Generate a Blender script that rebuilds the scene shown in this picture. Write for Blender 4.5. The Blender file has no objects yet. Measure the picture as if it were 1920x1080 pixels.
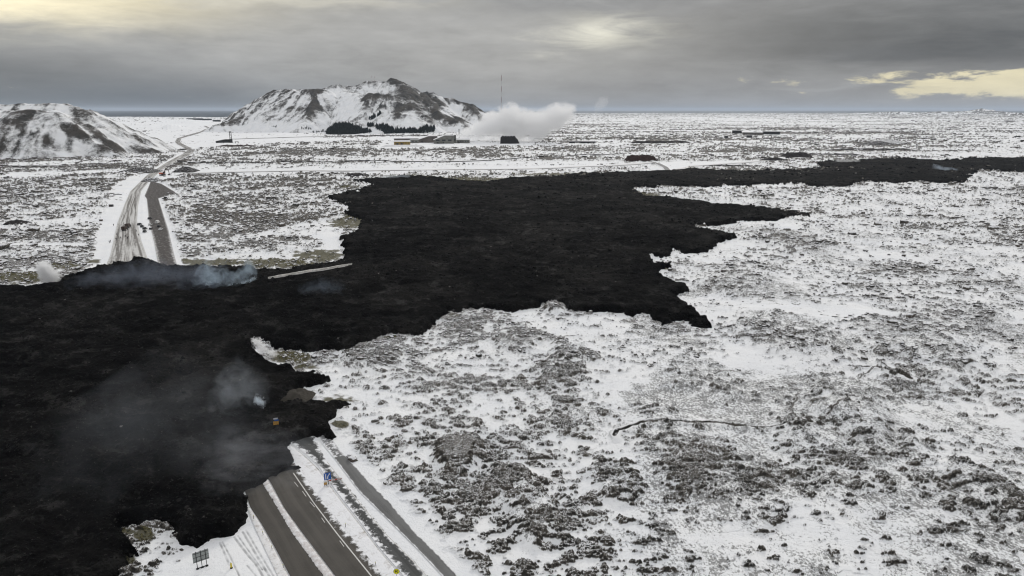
import bpy, math, random
import numpy as np
from mathutils import Vector, Matrix
random.seed(7)
R = math.radians
scene = bpy.context.scene
C = scene.collection

# ------------------------------------------------------------------ camera
CAM_H = 90.0
FPX = 1280.0                      # focal length in pixels of the 1920 px frame
PITCH = math.atan((540 - 206) / FPX)
SP, CP = math.sin(PITCH), math.cos(PITCH)
cam = bpy.data.cameras.new('camera'); camo = bpy.data.objects.new('camera', cam); C.objects.link(camo)
cam.sensor_width = 36.0; cam.lens = 36.0 * FPX / 1920.0
cam.clip_start = 1.0; cam.clip_end = 200000.0
camo.location = (0, 0, CAM_H); camo.rotation_euler = (math.pi / 2 - PITCH, 0, 0)
scene.camera = camo
scene.view_settings.view_transform = 'Standard'
scene.view_settings.look = 'None'
scene.view_settings.exposure = 0.07
scene.view_settings.gamma = 1.0
scene.cycles.volume_bounces = 6
scene.cycles.max_bounces = 8
scene.cycles.diffuse_bounces = 2
scene.cycles.use_denoising = True
scene.cycles.denoising_prefilter = 'ACCURATE'
scene.cycles.denoising_input_passes = 'RGB_ALBEDO_NORMAL'
scene.cycles.pixel_filter_type = 'BLACKMAN_HARRIS'
scene.cycles.filter_width = 1.15
scene.cycles.use_adaptive_sampling = False
scene.cycles.sample_clamp_indirect = 1.2
scene.cycles.volume_step_rate = 1.0
scene.cycles.volume_max_steps = 256

# ------------------------------------------------------------------ node helper
class NT:
    def __init__(s, tree):
        s.t = tree; tree.nodes.clear()
    def n(s, typ, **kw):
        nd = s.t.nodes.new(typ)
        for k, v in kw.items(): setattr(nd, k, v)
        return nd
    def link(s, a, b): s.t.links.new(a, b)
    def put(s, sock, v):
        if isinstance(v, bpy.types.NodeSocket): s.link(v, sock)
        else:
            try: sock.default_value = v
            except Exception:
                sock.default_value = tuple(v) + (1.0,)
    def m(s, op, a, b=None, c=None, clamp=False):
        nd = s.n('ShaderNodeMath', operation=op, use_clamp=clamp)
        s.put(nd.inputs[0], a)
        if b is not None: s.put(nd.inputs[1], b)
        if c is not None: s.put(nd.inputs[2], c)
        return nd.outputs[0]
    def noise(s, vec, scale, detail=4, rough=.55, dist=0.0, lac=2.0):
        nd = s.n('ShaderNodeTexNoise')
        if vec is not None: s.link(vec, nd.inputs['Vector'])
        nd.inputs['Scale'].default_value = scale; nd.inputs['Detail'].default_value = detail
        nd.inputs['Roughness'].default_value = rough; nd.inputs['Distortion'].default_value = dist
        nd.inputs['Lacunarity'].default_value = lac
        return nd.outputs[0]
    def ss(s, v, lo, hi, a=0.0, b=1.0):
        nd = s.n('ShaderNodeMapRange', interpolation_type='SMOOTHSTEP')
        s.put(nd.inputs[0], v); s.put(nd.inputs[1], lo); s.put(nd.inputs[2], hi)
        nd.inputs[3].default_value = a; nd.inputs[4].default_value = b
        return nd.outputs[0]
    def mix(s, f, a, b):
        nd = s.n('ShaderNodeMix', data_type='RGBA')
        s.put(nd.inputs[0], f)
        for i, v in ((6, a), (7, b)):
            if isinstance(v, bpy.types.NodeSocket): s.link(v, nd.inputs[i])
            else: nd.inputs[i].default_value = tuple(v)[:3] + (1.0,)
        return nd.outputs[2]
    def mapping(s, vec, scale=(1, 1, 1), loc=(0, 0, 0), rot=(0, 0, 0)):
        nd = s.n('ShaderNodeMapping'); s.link(vec, nd.inputs[0])
        nd.inputs[1].default_value = loc; nd.inputs[2].default_value = rot; nd.inputs[3].default_value = scale
        return nd.outputs[0]
    def attr(s, name):
        nd = s.n('ShaderNodeAttribute'); nd.attribute_name = name
        return nd.outputs['Fac']
    def obj(s): return s.n('ShaderNodeTexCoord').outputs['Object']
    def bump(s, h, strength=.5, dist=.3):
        nd = s.n('ShaderNodeBump'); s.link(h, nd.inputs['Height'])
        nd.inputs['Strength'].default_value = strength; nd.inputs['Distance'].default_value = dist
        return nd.outputs[0]
    def surf(s, col, rough=.9, normal=None, spec=.2, metal=0.0):
        b = s.n('ShaderNodeBsdfPrincipled'); o = s.n('ShaderNodeOutputMaterial')
        s.put(b.inputs['Base Color'], col); s.put(b.inputs['Roughness'], rough)
        b.inputs['Specular IOR Level'].default_value = spec; b.inputs['Metallic'].default_value = metal
        if normal is not None: s.link(normal, b.inputs['Normal'])
        s.link(b.outputs[0], o.inputs[0]); return b

def newmat(name):
    mt = bpy.data.materials.new(name); mt.use_nodes = True
    return mt, NT(mt.node_tree)

def simple(name, col, rough=.7, scale=3.0, var=.25, metal=0.0, spec=.3):
    mt, N = newmat(name)
    nz = N.noise(N.obj(), scale, 4, .6)
    c = N.mix(N.ss(nz, .3, .7), [x * (1 - var) for x in col], [min(1, x * (1 + var)) for x in col])
    N.surf(c, rough, spec=spec, metal=metal)
    return mt

# ------------------------------------------------------------------ sky (direction based)
world = bpy.data.worlds.new('World'); scene.world = world; world.use_nodes = True
W = NT(world.node_tree)
SUN_AZ, SUN_EL = 14.0, 24.0
dirv = W.n('ShaderNodeTexCoord').outputs['Generated']
sep = W.n('ShaderNodeSeparateXYZ'); W.link(dirv, sep.inputs[0])
AZ = W.m('MULTIPLY', W.m('ARCTAN2', sep.outputs[0], sep.outputs[1]), 180 / math.pi)
EL = W.m('MULTIPLY', W.m('ARCSINE', sep.outputs[2]), 180 / math.pi)
# px/py -> az/el in degrees
def azel(px, py):
    u = (px - 960) / FPX; v = (py - 540) / FPX
    f = CP - v * SP; d = SP + v * CP
    return math.degrees(math.atan2(u, f)), math.degrees(math.atan2(-d, math.hypot(u, f)))
comb = W.n('ShaderNodeCombineXYZ'); W.link(AZ, comb.inputs[0]); W.link(EL, comb.inputs[1])
P = comb.outputs[0]
n_lo = W.noise(W.mapping(P, (.045, .22, 1)), 1.0, 5, .55, .6)
n_st = W.noise(W.mapping(P, (.13, .75, 1), (3, 5, 0)), 1.0, 6, .6, .5)
n_cu = W.noise(W.mapping(P, (.30, 1.1, 1), (9, 2, 0)), 1.0, 7, .62, .3)
warp = W.m('MULTIPLY', W.m('SUBTRACT', n_st, .5), 6.0)
AZw = W.m('ADD', AZ, W.m('MULTIPLY', warp, 2.2)); ELw = W.m('ADD', EL, W.m('MULTIPLY', warp, .45))
# base tone by elevation (linear), brighter towards the zenith
rmp = W.n('ShaderNodeValToRGB'); W.link(W.m('DIVIDE', EL, 90.0, clamp=True), rmp.inputs[0])
cr = rmp.color_ramp
cr.elements[0].position = 0.0; cr.elements[0].color = (.225, .232, .24, 1)
cr.elements[1].position = 1.0; cr.elements[1].color = (.80, .81, .83, 1)
for p_, c_ in ((.012, (.285, .29, .295, 1)), (.035, (.36, .36, .355, 1)), (.085, (.40, .395, .38, 1)), (.14, (.46, .46, .46, 1)), (.35, (.68, .685, .70, 1))):
    e = cr.elements.new(p_); e.color = c_
base = rmp.outputs[0]
def blob(px, py, wpx, hpx, warped=True, power=1.0):
    a0, e0 = azel(px, py); a1, _ = azel(px + wpx, py); _, e1 = azel(px, py - hpx)
    da = W.m('DIVIDE', W.m('SUBTRACT', AZw if warped else AZ, a0), a1 - a0)
    de = W.m('DIVIDE', W.m('SUBTRACT', ELw if warped else EL, e0), e1 - e0)
    r2 = W.m('ADD', W.m('MULTIPLY', da, da), W.m('MULTIPLY', de, de))
    return W.m('EXPONENT', W.m('MULTIPLY', r2, -power))
sky = base
sky = W.mix(W.m('MULTIPLY', blob(180, 205, 420, 70, False), .92), sky, (.065, .080, .095))
sky = W.mix(W.m('MULTIPLY', blob(-40, 170, 300, 110, False), .65), sky, (.10, .105, .105))
sky = W.mix(W.m('MULTIPLY', blob(1650, 50, 680, 90), .92), sky, (.120, .126, .128))
sky = W.mix(W.m('MULTIPLY', blob(1960, 10, 260, 150, False), .45), sky, (.085, .09, .095))
sky = W.mix(W.m('MULTIPLY', blob(1150, 5, 460, 28), .75), sky, (.21, .215, .22))
sky = W.mix(W.m('MULTIPLY', blob(1740, 98, 420, 36), .95), sky, (.078, .085, .092))
sky = W.mix(W.m('MULTIPLY', blob(1330, 170, 330, 50), .60), sky, (.19, .205, .225))
# clear yellow gap near the right horizon with ragged edge
gap = blob(1860, 158, 280, 32)
gapm = W.ss(W.m('ADD', gap, W.m('MULTIPLY', W.m('SUBTRACT', n_cu, .5), 2.0)), .30, .62)
gapm = W.m('MULTIPLY', gapm, W.ss(EL, azel(1800, 131)[1] + .12, azel(1800, 131)[1] - .12))
gapm = W.m('MULTIPLY', gapm, W.ss(EL, azel(1800, 192)[1], azel(1800, 176)[1]))
nish = W.n('ShaderNodeTexSky'); nish.sky_type = 'NISHITA'; nish.sun_disc = False
nish.sun_elevation = R(SUN_EL); nish.sun_rotation = R(SUN_AZ); nish.air_density = 1.0; nish.dust_density = 2.0
sky = W.mix(gapm, sky, (.66, .60, .41))
sky = W.mix(W.m('MULTIPLY', blob(1560, 165, 120, 5), .7), sky, (.30, .31, .32))
# bright thin places
sky = W.mix(W.m('MULTIPLY', blob(1120, 62, 80, 28), .80), sky, (.80, .78, .66))
sky = W.mix(W.m('MULTIPLY', blob(60, -10, 330, 50), .97), sky, (1.0, .90, .63))
sky = W.mix(W.m('MULTIPLY', blob(520, 0, 260, 14), .55), sky, (.72, .68, .56))
# soft streaky modulation
mod = W.m('ADD', W.m('MULTIPLY', n_lo, .80), W.m('ADD', W.m('MULTIPLY', n_st, .45), W.m('ADD', W.m('MULTIPLY', n_cu, .40), .16)))
vm = W.n('ShaderNodeVectorMath', operation='SCALE'); W.link(sky, vm.inputs[0]); W.link(mod, vm.inputs['Scale'])
addc = W.n('ShaderNodeVectorMath', operation='MULTIPLY_ADD')
W.link(nish.outputs[0], addc.inputs[0]); addc.inputs[1].default_value = (.0015, .0017, .0022); W.link(vm.outputs[0], addc.inputs[2])
bg = W.n('ShaderNodeBackground'); W.link(addc.outputs[0], bg.inputs[0]); bg.inputs[1].default_value = 1.0
wo = W.n('ShaderNodeOutputWorld'); W.link(bg.outputs[0], wo.inputs[0])

sun = bpy.data.lights.new('sun', 'SUN'); suno = bpy.data.objects.new('sun', sun); C.objects.link(suno)
sun.energy = 1.15; sun.angle = R(10); sun.color = (1, .95, .87)
sd = Vector((math.sin(R(SUN_AZ)) * math.cos(R(SUN_EL)), math.cos(R(SUN_AZ)) * math.cos(R(SUN_EL)), math.sin(R(SUN_EL))))
suno.rotation_euler = sd.to_track_quat('Z', 'Y').to_euler()

# ------------------------------------------------------------------ projection helpers
def ray(px, py):
    u = (px - 960) / FPX; v = (py - 540) / FPX
    return u, CP - v * SP, SP + v * CP
def G(px, py, z=0.0):                       # point of the plane z on that sight line
    u, f, d = ray(px, py); t = (CAM_H - z) / d
    return (u * t, f * t, z)
def D(px, py, Y):                           # point at forward distance Y
    u, f, d = ray(px, py); t = Y / f
    return (u * t, Y, CAM_H - d * t)
def proj(x, y, z):
    x = np.asarray(x, float); dep = y * CP + (CAM_H - z) * SP
    v = ((CAM_H - z) * CP - y * SP) / dep
    return 960 + FPX * x / dep, 540 + FPX * v

# ------------------------------------------------------------------ numpy noise
def _h(ix, iy, seed):
    n = (ix.astype(np.int64) * 374761393 + iy.astype(np.int64) * 668265263 + seed * 974711) & 0xffffffff
    n = ((n ^ (n >> 13)) * 1274126177) & 0xffffffff
    n = n ^ (n >> 16)
    return n
def perlin(x, y, seed=0):
    x0 = np.floor(x); y0 = np.floor(y); fx = x - x0; fy = y - y0
    x0 = x0.astype(np.int64); y0 = y0.astype(np.int64)
    u = fx * fx * fx * (fx * (fx * 6 - 15) + 10); v = fy * fy * fy * (fy * (fy * 6 - 15) + 10)
    def g(ix, iy, dx, dy):
        a = (_h(ix, iy, seed) & 1023) * (2 * math.pi / 1024)
        return np.cos(a) * dx + np.sin(a) * dy
    n00 = g(x0, y0, fx, fy); n10 = g(x0 + 1, y0, fx - 1, fy)
    n01 = g(x0, y0 + 1, fx, fy - 1); n11 = g(x0 + 1, y0 + 1, fx - 1, fy - 1)
    a = n00 + u * (n10 - n00); b = n01 + u * (n11 - n01)
    return (a + v * (b - a)) * 1.5
def fbm(x, y, wl, oct=4, seed=0, rough=.5):
    s = 0; amp = 1; tot = 0
    for i in range(oct):
        s = s + amp * perlin(x / wl, y / wl, seed + i * 17); tot += amp * amp
        wl *= .5; amp *= rough
    return s / math.sqrt(tot)
def ridged(x, y, wl, oct=3, seed=0, rough=.5):
    s = 0; amp = 1; tot = 0
    for i in range(oct):
        s = s + amp * (1 - 2.2 * np.abs(perlin(x / wl, y / wl, seed + i * 13))); tot += amp
        wl *= .5; amp *= rough
    return s / tot
def sstep(a, b, v):
    t = np.clip((v - a) / (b - a), 0, 1); return t * t * (3 - 2 * t)
def seg_dist(x, y, pts, closed=False):
    P_ = list(pts); n = len(P_) if closed else len(P_) - 1
    d = np.full(np.shape(x), 1e18); along = np.zeros(np.shape(x)); acc = 0
    for i in range(n):
        ax, ay = P_[i][:2]; bx, by = P_[(i + 1) % len(P_)][:2]
        dx, dy = bx - ax, by - ay; L2 = dx * dx + dy * dy + 1e-9
        t = np.clip(((x - ax) * dx + (y - ay) * dy) / L2, 0, 1)
        dd = (x - ax - t * dx) ** 2 + (y - ay - t * dy) ** 2
        m_ = dd < d; d = np.where(m_, dd, d); along = np.where(m_, acc + t * math.sqrt(L2), along)
        acc += math.sqrt(L2)
    return np.sqrt(d), along
def inside(x, y, pts):
    r = np.zeros(np.shape(x), bool); n = len(pts)
    for i in range(n):
        ax, ay = pts[i][:2]; bx, by = pts[(i + 1) % n][:2]
        if ay == by: continue
        r ^= ((ay > y) != (by > y)) & (x < (bx - ax) * (y - ay) / (by - ay) + ax)
    return r
def sdist(x, y, pts):                        # positive inside
    shp = np.shape(x)
    xs = [p[0] for p in pts]; ys = [p[1] for p in pts]
    d, _ = seg_dist(x, y, pts, True)
    return np.where(inside(x, y, pts), d, -d)

# ------------------------------------------------------------------ mesh helpers
def link(name, me, mat=None, parent=None, **props):
    o = bpy.data.objects.new(name, me); C.objects.link(o)
    if mat is not None and me is not None and len(me.materials) == 0: me.materials.append(mat)
    if parent is not None: o.parent = parent
    for k, v in props.items(): o[k] = v
    return o
def grid_mesh(name, X, Y, Z, keep=None, attrs=None, smooth=True):
    nr, nc = X.shape
    idx = np.arange(nr * nc).reshape(nr, nc)
    q = np.stack([idx[:-1, :-1], idx[:-1, 1:], idx[1:, 1:], idx[1:, :-1]], -1).reshape(-1, 4)
    co = np.stack([X, Y, Z], -1).reshape(-1, 3)
    if keep is not None:
        kf = (keep[:-1, :-1] | keep[:-1, 1:] | keep[1:, 1:] | keep[1:, :-1]).reshape(-1)
        q = q[kf]; used = np.zeros(nr * nc, bool); used[q.reshape(-1)] = True
        remap = np.cumsum(used) - 1; q = remap[q]; co = co[used]
    else: used = None
    me = bpy.data.meshes.new(name)
    me.vertices.add(len(co)); me.vertices.foreach_set('co', co.astype(np.float32).ravel())
    me.loops.add(q.size); me.loops.foreach_set('vertex_index', q.astype(np.int32).ravel())
    me.polygons.add(len(q)); me.polygons.foreach_set('loop_start', np.arange(0, q.size, 4, dtype=np.int32))
    me.polygons.foreach_set('use_smooth', np.full(len(q), smooth))
    for k, v in (attrs or {}).items():
        a = me.attributes.new(k, 'FLOAT', 'POINT'); vv = v.reshape(-1)
        if used is not None: vv = vv[used]
        a.data.foreach_set('value', vv.astype(np.float32))
    me.update(calc_edges=True)
    return me
class MB:
    """collects simple shapes into one mesh"""
    def __init__(s): s.v = []; s.f = []
    def add(s, vs, fs):
        b = len(s.v); s.v += [tuple(p) for p in vs]; s.f += [[b + i for i in f] for f in fs]; return s
    def box(s, c, d, M=None, taper=(1, 1)):
        x, y, z = d[0] / 2, d[1] / 2, d[2] / 2; tx, ty = taper
        vs = [Vector((sx * x * (tx if sz > 0 else 1), sy * y * (ty if sz > 0 else 1), sz * z)) for sz in (-1, 1) for sx, sy in ((-1, -1), (1, -1), (1, 1), (-1, 1))]
        if M is not None: vs = [M @ v_ for v_ in vs]
        vs = [v_ + Vector(c) for v_ in vs]
        return s.add(vs, [[3, 2, 1, 0], [4, 5, 6, 7], [0, 1, 5, 4], [1, 2, 6, 5], [2, 3, 7, 6], [3, 0, 4, 7]])
    def prism(s, pts, a, b, axis='y'):       # pts outline (u,w); extruded from a to b
        n = len(pts); vs = []
        for t in (a, b):
            for u, w in pts: vs.append((u, t, w) if axis == 'y' else ((t, u, w) if axis == 'x' else (u, w, t)))
        fs = [list(range(n))[::-1], list(range(n, 2 * n))] + [[i, (i + 1) % n, n + (i + 1) % n, n + i] for i in range(n)]
        return s.add(vs, fs)
    def tube(s, a, b, r0, r1=None, n=8):
        r1 = r0 if r1 is None else r1
        a, b = Vector(a), Vector(b); q = (b - a).to_track_quat('Z', 'Y')
        vs = []
        for c, r in ((a, r0), (b, r1)):
            for i in range(n):
                an = 2 * math.pi * i / n; vs.append(c + q @ Vector((math.cos(an) * r, math.sin(an) * r, 0)))
        fs = [[i, (i + 1) % n, n + (i + 1) % n, n + i] for i in range(n)] + [list(range(n))[::-1], list(range(n, 2 * n))]
        return s.add(vs, fs)
    def build(s, name, mat, parent=None, smooth=False, bevel=0, **props):
        me = bpy.data.meshes.new(name); me.from_pydata(s.v, [], s.f)
        import bmesh
        bm = bmesh.new(); bm.from_mesh(me); bmesh.ops.recalc_face_normals(bm, faces=bm.faces)
        if bevel: bmesh.ops.bevel(bm, geom=list(bm.edges), offset=bevel, segments=2, affect='EDGES', profile=.6)
        bm.to_mesh(me); bm.free()
        if smooth: me.polygons.foreach_set('use_smooth', [True] * len(me.polygons))
        return link(name, me, mat, parent, **props)
def empty(name, loc, label, cat, rz=0, group=None, scale=1):
    o = bpy.data.objects.new(name, None); C.objects.link(o); o.location = loc; o.rotation_euler = (0, 0, rz)
    o.scale = (scale,) * 3
    o['label'] = label; o['category'] = cat
    if group: o['group'] = group
    o.empty_display_size = .5
    return o
def tag(o, label, cat, group=None):
    o['label'] = label; o['category'] = cat
    if group: o['group'] = group
    return o
def copy_tree(o, parent=None):
    c = o.copy(); C.objects.link(c)
    if parent is not None: c.parent = parent
    for ch in [k for k in bpy.data.objects if k.parent == o]: copy_tree(ch, c)
    return c

# ------------------------------------------------------------------ outlines seen on the ground
lava_px = [(-400,538),(-150,536),(0,533),(60,533),(95,531),(110,522),(128,516),(171,501.7),(201,496),(234,491),(250,485),(277,486),(299,493),
 (324,498),(380,497),(443,500),(520,503),(567,498),(612,493),(645,485),(642,475),(649,466),(638,460),(647,456),(639,451),(632,444),(655,436),
 (669,430),(679,414),(665,409),(649,405),(644,399),(647,393),(653,389),(637,381),(614,373),(612,368),(630,364),(655,358),(681,352),(700,347),
 (690,344),(661,341),(681,335),(710,333),(730,332),(760,328),(820,331.6),(887,338),(920,340),(953,333),(1027,330),(1053,328),(1093,323),
 (1180,321.7),(1220,320),(1258,319),(1297,315),(1323,316.7),(1347,316.7),(1393,320),(1430,319),(1463,317.5),(1500,317),(1540,312),(1532,308),
 (1525,303),(1570,300),(1615,299),(1652,296),(1702,296),(1765,301),(1815,296),(1920,294.5),(2300,292),
 (2300,332),(1920,325),(1885,321),(1832,320),(1827,326),(1815,335),(1810,342.5),(1752,342.5),(1722,340),(1690,344),(1620,341),(1600,346),
 (1592,351),(1532,351),(1502,346),(1467,346.6),(1393,348),(1323,351.6),(1247,350),(1227,351.6),(1187,354),(1203,361.6),(1217,368),(1250,369),
 (1307,375),(1347,381.6),(1433,386.6),(1453,391.6),(1497,395),(1523,400),(1521,406.6),(1487,406),(1453,415),(1400,415),(1378,415),(1387,420),
 (1343,423),(1330,425),(1293,421.6),(1313,426.6),(1360,435),(1380,445),(1357,453),(1347,461.6),(1327,473),(1287,476.6),(1263,470),(1260,481.6),
 (1240,485),(1213,480),(1233,490),(1257,501.6),(1233,511.6),(1257,521.6),(1290,531.6),(1295,548),(1257,556.6),(1283,566.6),(1313,581.6),
 (1332,596.6),(1337,615),(1313,616.6),(1290,611.6),(1287,603),(1270,601.6),(1263,610),(1240,610),(1223,600),(1213,590),(1197,590),(1187,595),
 (1170,591.6),(1153,586.6),(1140,585),(1100,586.6),(1060,586.6),(1047,573),(1027,570.6),(1010,580),(960,586.6),(937,583),(887,585),(860,596.6),
 (833,598),(807,620),(793,631.6),(773,633),(740,628),(720,630),(703,643),(670,658),(653,662.5),(602,659),(565,660.6),(532,659),(516,658),
 (495,646),(481,638),(486,655),(498,667),(528,680),(549,687),(570,695),(590,692.6),(607,702),(638,702),(637,710),(620,718),(588,723),
 (560,733),(556,737),(563,746),(575,753),(593,749),(607,754),(623,747),(644,742),(669,747),(662,757),(648,764),(637,771),(634,781),(621,789),
 (625,801),(637,811),(632,822),(630,829),(616,828),(604,819),(583,822),(549,831),(546,836),(559,853),(557,861),(571,870),(563,884),(551,886),
 (532,890),(513,898),(503,906),(480,914),(462,923),(467,944),(469,969),(456,986),(450,999),(431,1012),(394,1016),(378,1030),(367,1034),
 (347,1029),(331,1022),(321,1008),(319,994),(308,984),(269,991),(231,997),(258,1013),(267,1030),(280,1034),(267,1044),(247,1048),(242,1066),
 (228,1080),(205,1160),(180,1300),(-500,1300)]
T_LAVA = 2.0
def lava_world():
    n = len(lava_px); out = []
    for i, (px, py) in enumerate(lava_px):
        a = lava_px[i - 1]; b = lava_px[(i + 1) % n]
        tx, ty = b[0] - a[0], b[1] - a[1]; L = math.hypot(tx, ty) + 1e-6
        ny = -tx / L                         # outward normal y (image), list runs clockwise
        z = T_LAVA * min(1, max(0, .3 - ny * 0 + (1.0 if tx > 0 else 0) * abs(tx) / L - .1))
        out.append(G(px, py, z if tx > 0 else 0.0)[:2])
    return out
LAVA = lava_world()

road_edges = {   # left edge / right edge in picture pixels, far to near
 'R1': ([(452,905),(460,923),(469.5,952),(489,980),(514,1024),(544,1080),(590,1160),(660,1300)], [(486,896),(495,911),(520,953),(544,994),(605.6,1080),(662,1160),(750,1300)]),
 'R2': ([(500,893),(508,906),(533,952),(569,1002),(629,1080),(692,1160),(795,1300)], [(552,868),(564,884),(586,913),(617,955),(655,1002),(719,1080),(784,1160),(895,1300)]),
 'R3': ([(540,826),(572,850),(597,873),(633,924),(672,974),(714,1030),(757,1080),(826,1160),(940,1300)], [(588,812),(600,840),(613,866),(677,941),(722,997),(783,1058),(803,1080),(880,1160),(1008,1300)]),
 'R4': ([(592,812),(605,833),(626,858),(674,922),(727,974),(783,1030),(830,1080),(904,1160),(1030,1300)], [(612,806),(630,833),(647,854),(688,899),(727,938),(774,994),(819,1038),(858,1080),(936,1160),(1068,1300)]),
}
far_edges = {
 'F1': ([(190,520),(207,477),(220,418),(234,381.5),(244,359),(275,328.5),(313,304),(345,287),(353,281)], [(283,510),(277,485),(265,451),(257,414),(259,385),(265,358),(280,340),(302,320),(330,303),(362,287),(364,282)]),
 'F2': ([(300,510),(295,489),(289,455),(279,414),(275,373),(271,367),(283,339)], [(334,505),(326,475),(315.6,430),(305,398),(297,372),(332,362),(303,345)]),
}
def W2(pts): return [G(a, b)[:2] for a, b in pts]
def pathpoly(k, src): return W2(src[k][0]) + W2(src[k][1])[::-1]

# clean snow areas, picture pixels -> ground   (polygon, rock cover, softness m)
clean = [
 ([(150,510),(173,495),(181,443),(199,396),(208,357),(218,345),(242,333),(275,322),(300,320),(285,400),(300,500),(290,520)], .02, 1.5),
 ([(470,918),(640,812),(664,850),(880,1080),(1095,1300),(560,1300)], .05, 1.2),
 ([(340,1020),(460,980),(540,1060),(640,1300),(260,1300),(290,1100),(335,1060)], .0, 2.0),
 ([(350,309),(700,308),(1050,303),(1170,303),(1150,309),(1000,318),(700,322),(340,325)], .10, 10),
 ([(360,318),(700,316),(1150,309),(1230,304),(1235,307),(1150,313),(1000,319),(700,323),(330,327)], .0, 6),
 ([(470,442),(560,420),(640,405),(640,470),(646,484),(625,480),(600,462),(590,450),(520,440)], .12, 6),
 ([(590,440),(625,432),(640,455),(646,484),(620,470)], .0, 3),
 ([(20,306),(200,300),(300,296),(290,302),(150,309),(0,318)], .12, 12),
 ([(0,325),(120,322),(260,318),(240,324),(100,330),(0,335)], .05, 8),
 ([(300,230),(440,228),(640,262),(560,268),(430,272),(300,282),(250,255)], .03, 40),
 ([(1320,352),(1480,347),(1500,350),(1330,353)], .0, 4),
 ([(1340,560),(1450,575),(1600,570),(1700,590),(1550,600),(1420,590)], .03, 4),
 ([(0,458),(160,455),(165,460),(0,462)], .02, 1.5),
 ([(716,258),(1000,257),(1010,270),(880,276),(716,279)], .07, 14),
 ([(286,321),(335,319),(345,332),(300,341),(270,343)], .06, 5),
 ([(1200,324),(1240,306),(1430,300),(1520,294),(1430,305),(1300,314),(1250,321)], .06, 6),
]
# rock cover (fraction) of the ground, rows = picture y, columns = picture x 0,240..1920
dens_y = [206, 216, 225, 240, 255, 268, 285, 300, 318, 335, 360, 400, 440, 480, 520, 580, 640, 720, 800, 900, 1000, 1080]
dens = [
 [.45,.45,.45,.45,.6,.75,.8,.8,.75], [.18,.18,.2,.3,.5,.45,.4,.5,.55], [.2,.15,.15,.3,.30,.15,.15,.28,.35], [.15,.10,.12,.25,.45,.45,.35,.42,.30],
 [.2,.08,.12,.3,.4,.45,.42,.45,.18], [.3,.10,.30,.40,.45,.5,.45,.5,.22], [.45,.3,.62,.55,.50,.55,.55,.45,.18], [.55,.35,.5,.45,.4,.50,.5,.40,.25],
 [.60,.5,.25,.25,.45,.55,.6,.4,.30], [.50,.52,.45,.5,.5,.5,.5,.3,.4], [.5,.5,.5,.5,.45,.45,.35,.33,.42], [.5,.5,.52,.4,.4,.35,.26,.34,.45],
 [.5,.45,.55,.4,.3,.3,.28,.36,.5], [.5,.5,.52,.5,.3,.3,.25,.3,.36], [.5,.5,.6,.5,.3,.28,.26,.28,.30], [.4,.4,.4,.45,.35,.27,.22,.24,.24],
 [.3,.3,.4,.42,.32,.24,.22,.34,.30], [.3,.3,.38,.38,.26,.18,.16,.34,.30], [.3,.3,.30,.36,.28,.14,.14,.14,.26], [.3,.3,.25,.34,.40,.10,.06,.06,.22],
 [.35,.4,.25,.30,.42,.18,.10,.09,.16], [.4,.4,.2,.22,.38,.30,.12,.10,.14]]
mosses = [  # px, py, rx px, ry px, strength  (olive moss scorched free of snow along the lava front)
 (634,798,22,10,1.0),(640,747,34,8,1.0),(650,418,34,12,.95),(600,480,60,14,.8),(400,492,260,9,.75),(520,497,120,8,.7),(30,522,110,14,.7),(120,500,60,14,.5),
 (545,672,40,12,.8),(590,690,60,8,.5),(1215,365,40,5,.6),(660,405,20,5,.6),(270,1005,20,12,.9),(240,1050,14,10,.9),(235,998,24,6,.9),(760,330,60,5,.5),
 (900,338,160,5,.75),(1040,328,110,4,.6),(560,736,14,6,.3),(730,632,26,5,.5),(855,600,20,4,.4),(525,668,26,8,.9),(660,352,50,3,.5),(1250,505,16,8,.35),(200,490,60,8,.5)]
cracks = [ # picture polyline, half width m, depth m
 ([(1156,822),(1160,812),(1185,805),(1260,800),(1340,803),(1420,808),(1470,803),(1520,797)], .75, 1.3),
 ([(1545,792),(1575,772),(1590,764),(1640,757)], .4, .8), ([(1590,764),(1565,755)], .3, .6), ([(1588,778),(1595,790)], .3, .6),
 ([(1595,690),(1640,692),(1680,700),(1710,712)], .9, 1.4), ([(1610,710),(1625,700),(1640,692)], .4, .8),
 ([(930,650),(945,640),(975,634)], .4, .7), ([(1035,645),(1050,632),(1085,630)], .4, .7), ([(1010,672),(1030,665),(1060,664),(1090,674)], .45, .9),
 ([(995,692),(1040,697),(1060,703),(1085,697)], .4, .8), ([(1345,702),(1380,703),(1410,700)], .4, .7),
 ([(1500,745),(1480,775),(1500,795)], .4, .7), ([(1740,905),(1770,920),(1790,930)], .4, .6),
 ([(1440,730),(1455,738),(1485,736)], .6, .7), ([(1385,517),(1420,518)], .7, 1.0), ([(1450,502),(1490,504)], .8, 1.0), ([(1695,535),(1640,530)], .9, 1.0),
 ([(1615,870),(1650,874)], .5, .6),]
domes = [ # px, py, radius px, height m, rock cover
 (1600,778,80,2.6,.42),(970,635,60,2.0,.45),(1080,665,50,1.8,.5),(1300,850,150,1.6,.36),(1480,620,120,2.4,.40),(690,670,60,1.8,.6),
 (880,600,60,1.8,.62),(860,850,50,2.0,.75),(1050,700,60,1.6,.5),(1700,640,120,2.6,.5),(1150,900,60,1.5,.55),(1850,920,70,2.0,.6),
 (1040,580,24,2.2,.6),(960,915,60,1.8,.62),(1000,975,60,1.6,.6),(1420,540,110,2.5,.35),(1600,830,180,1.2,.30),(1480,450,90,2.5,.5),(1300,700,90,1.5,.35)]
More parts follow.
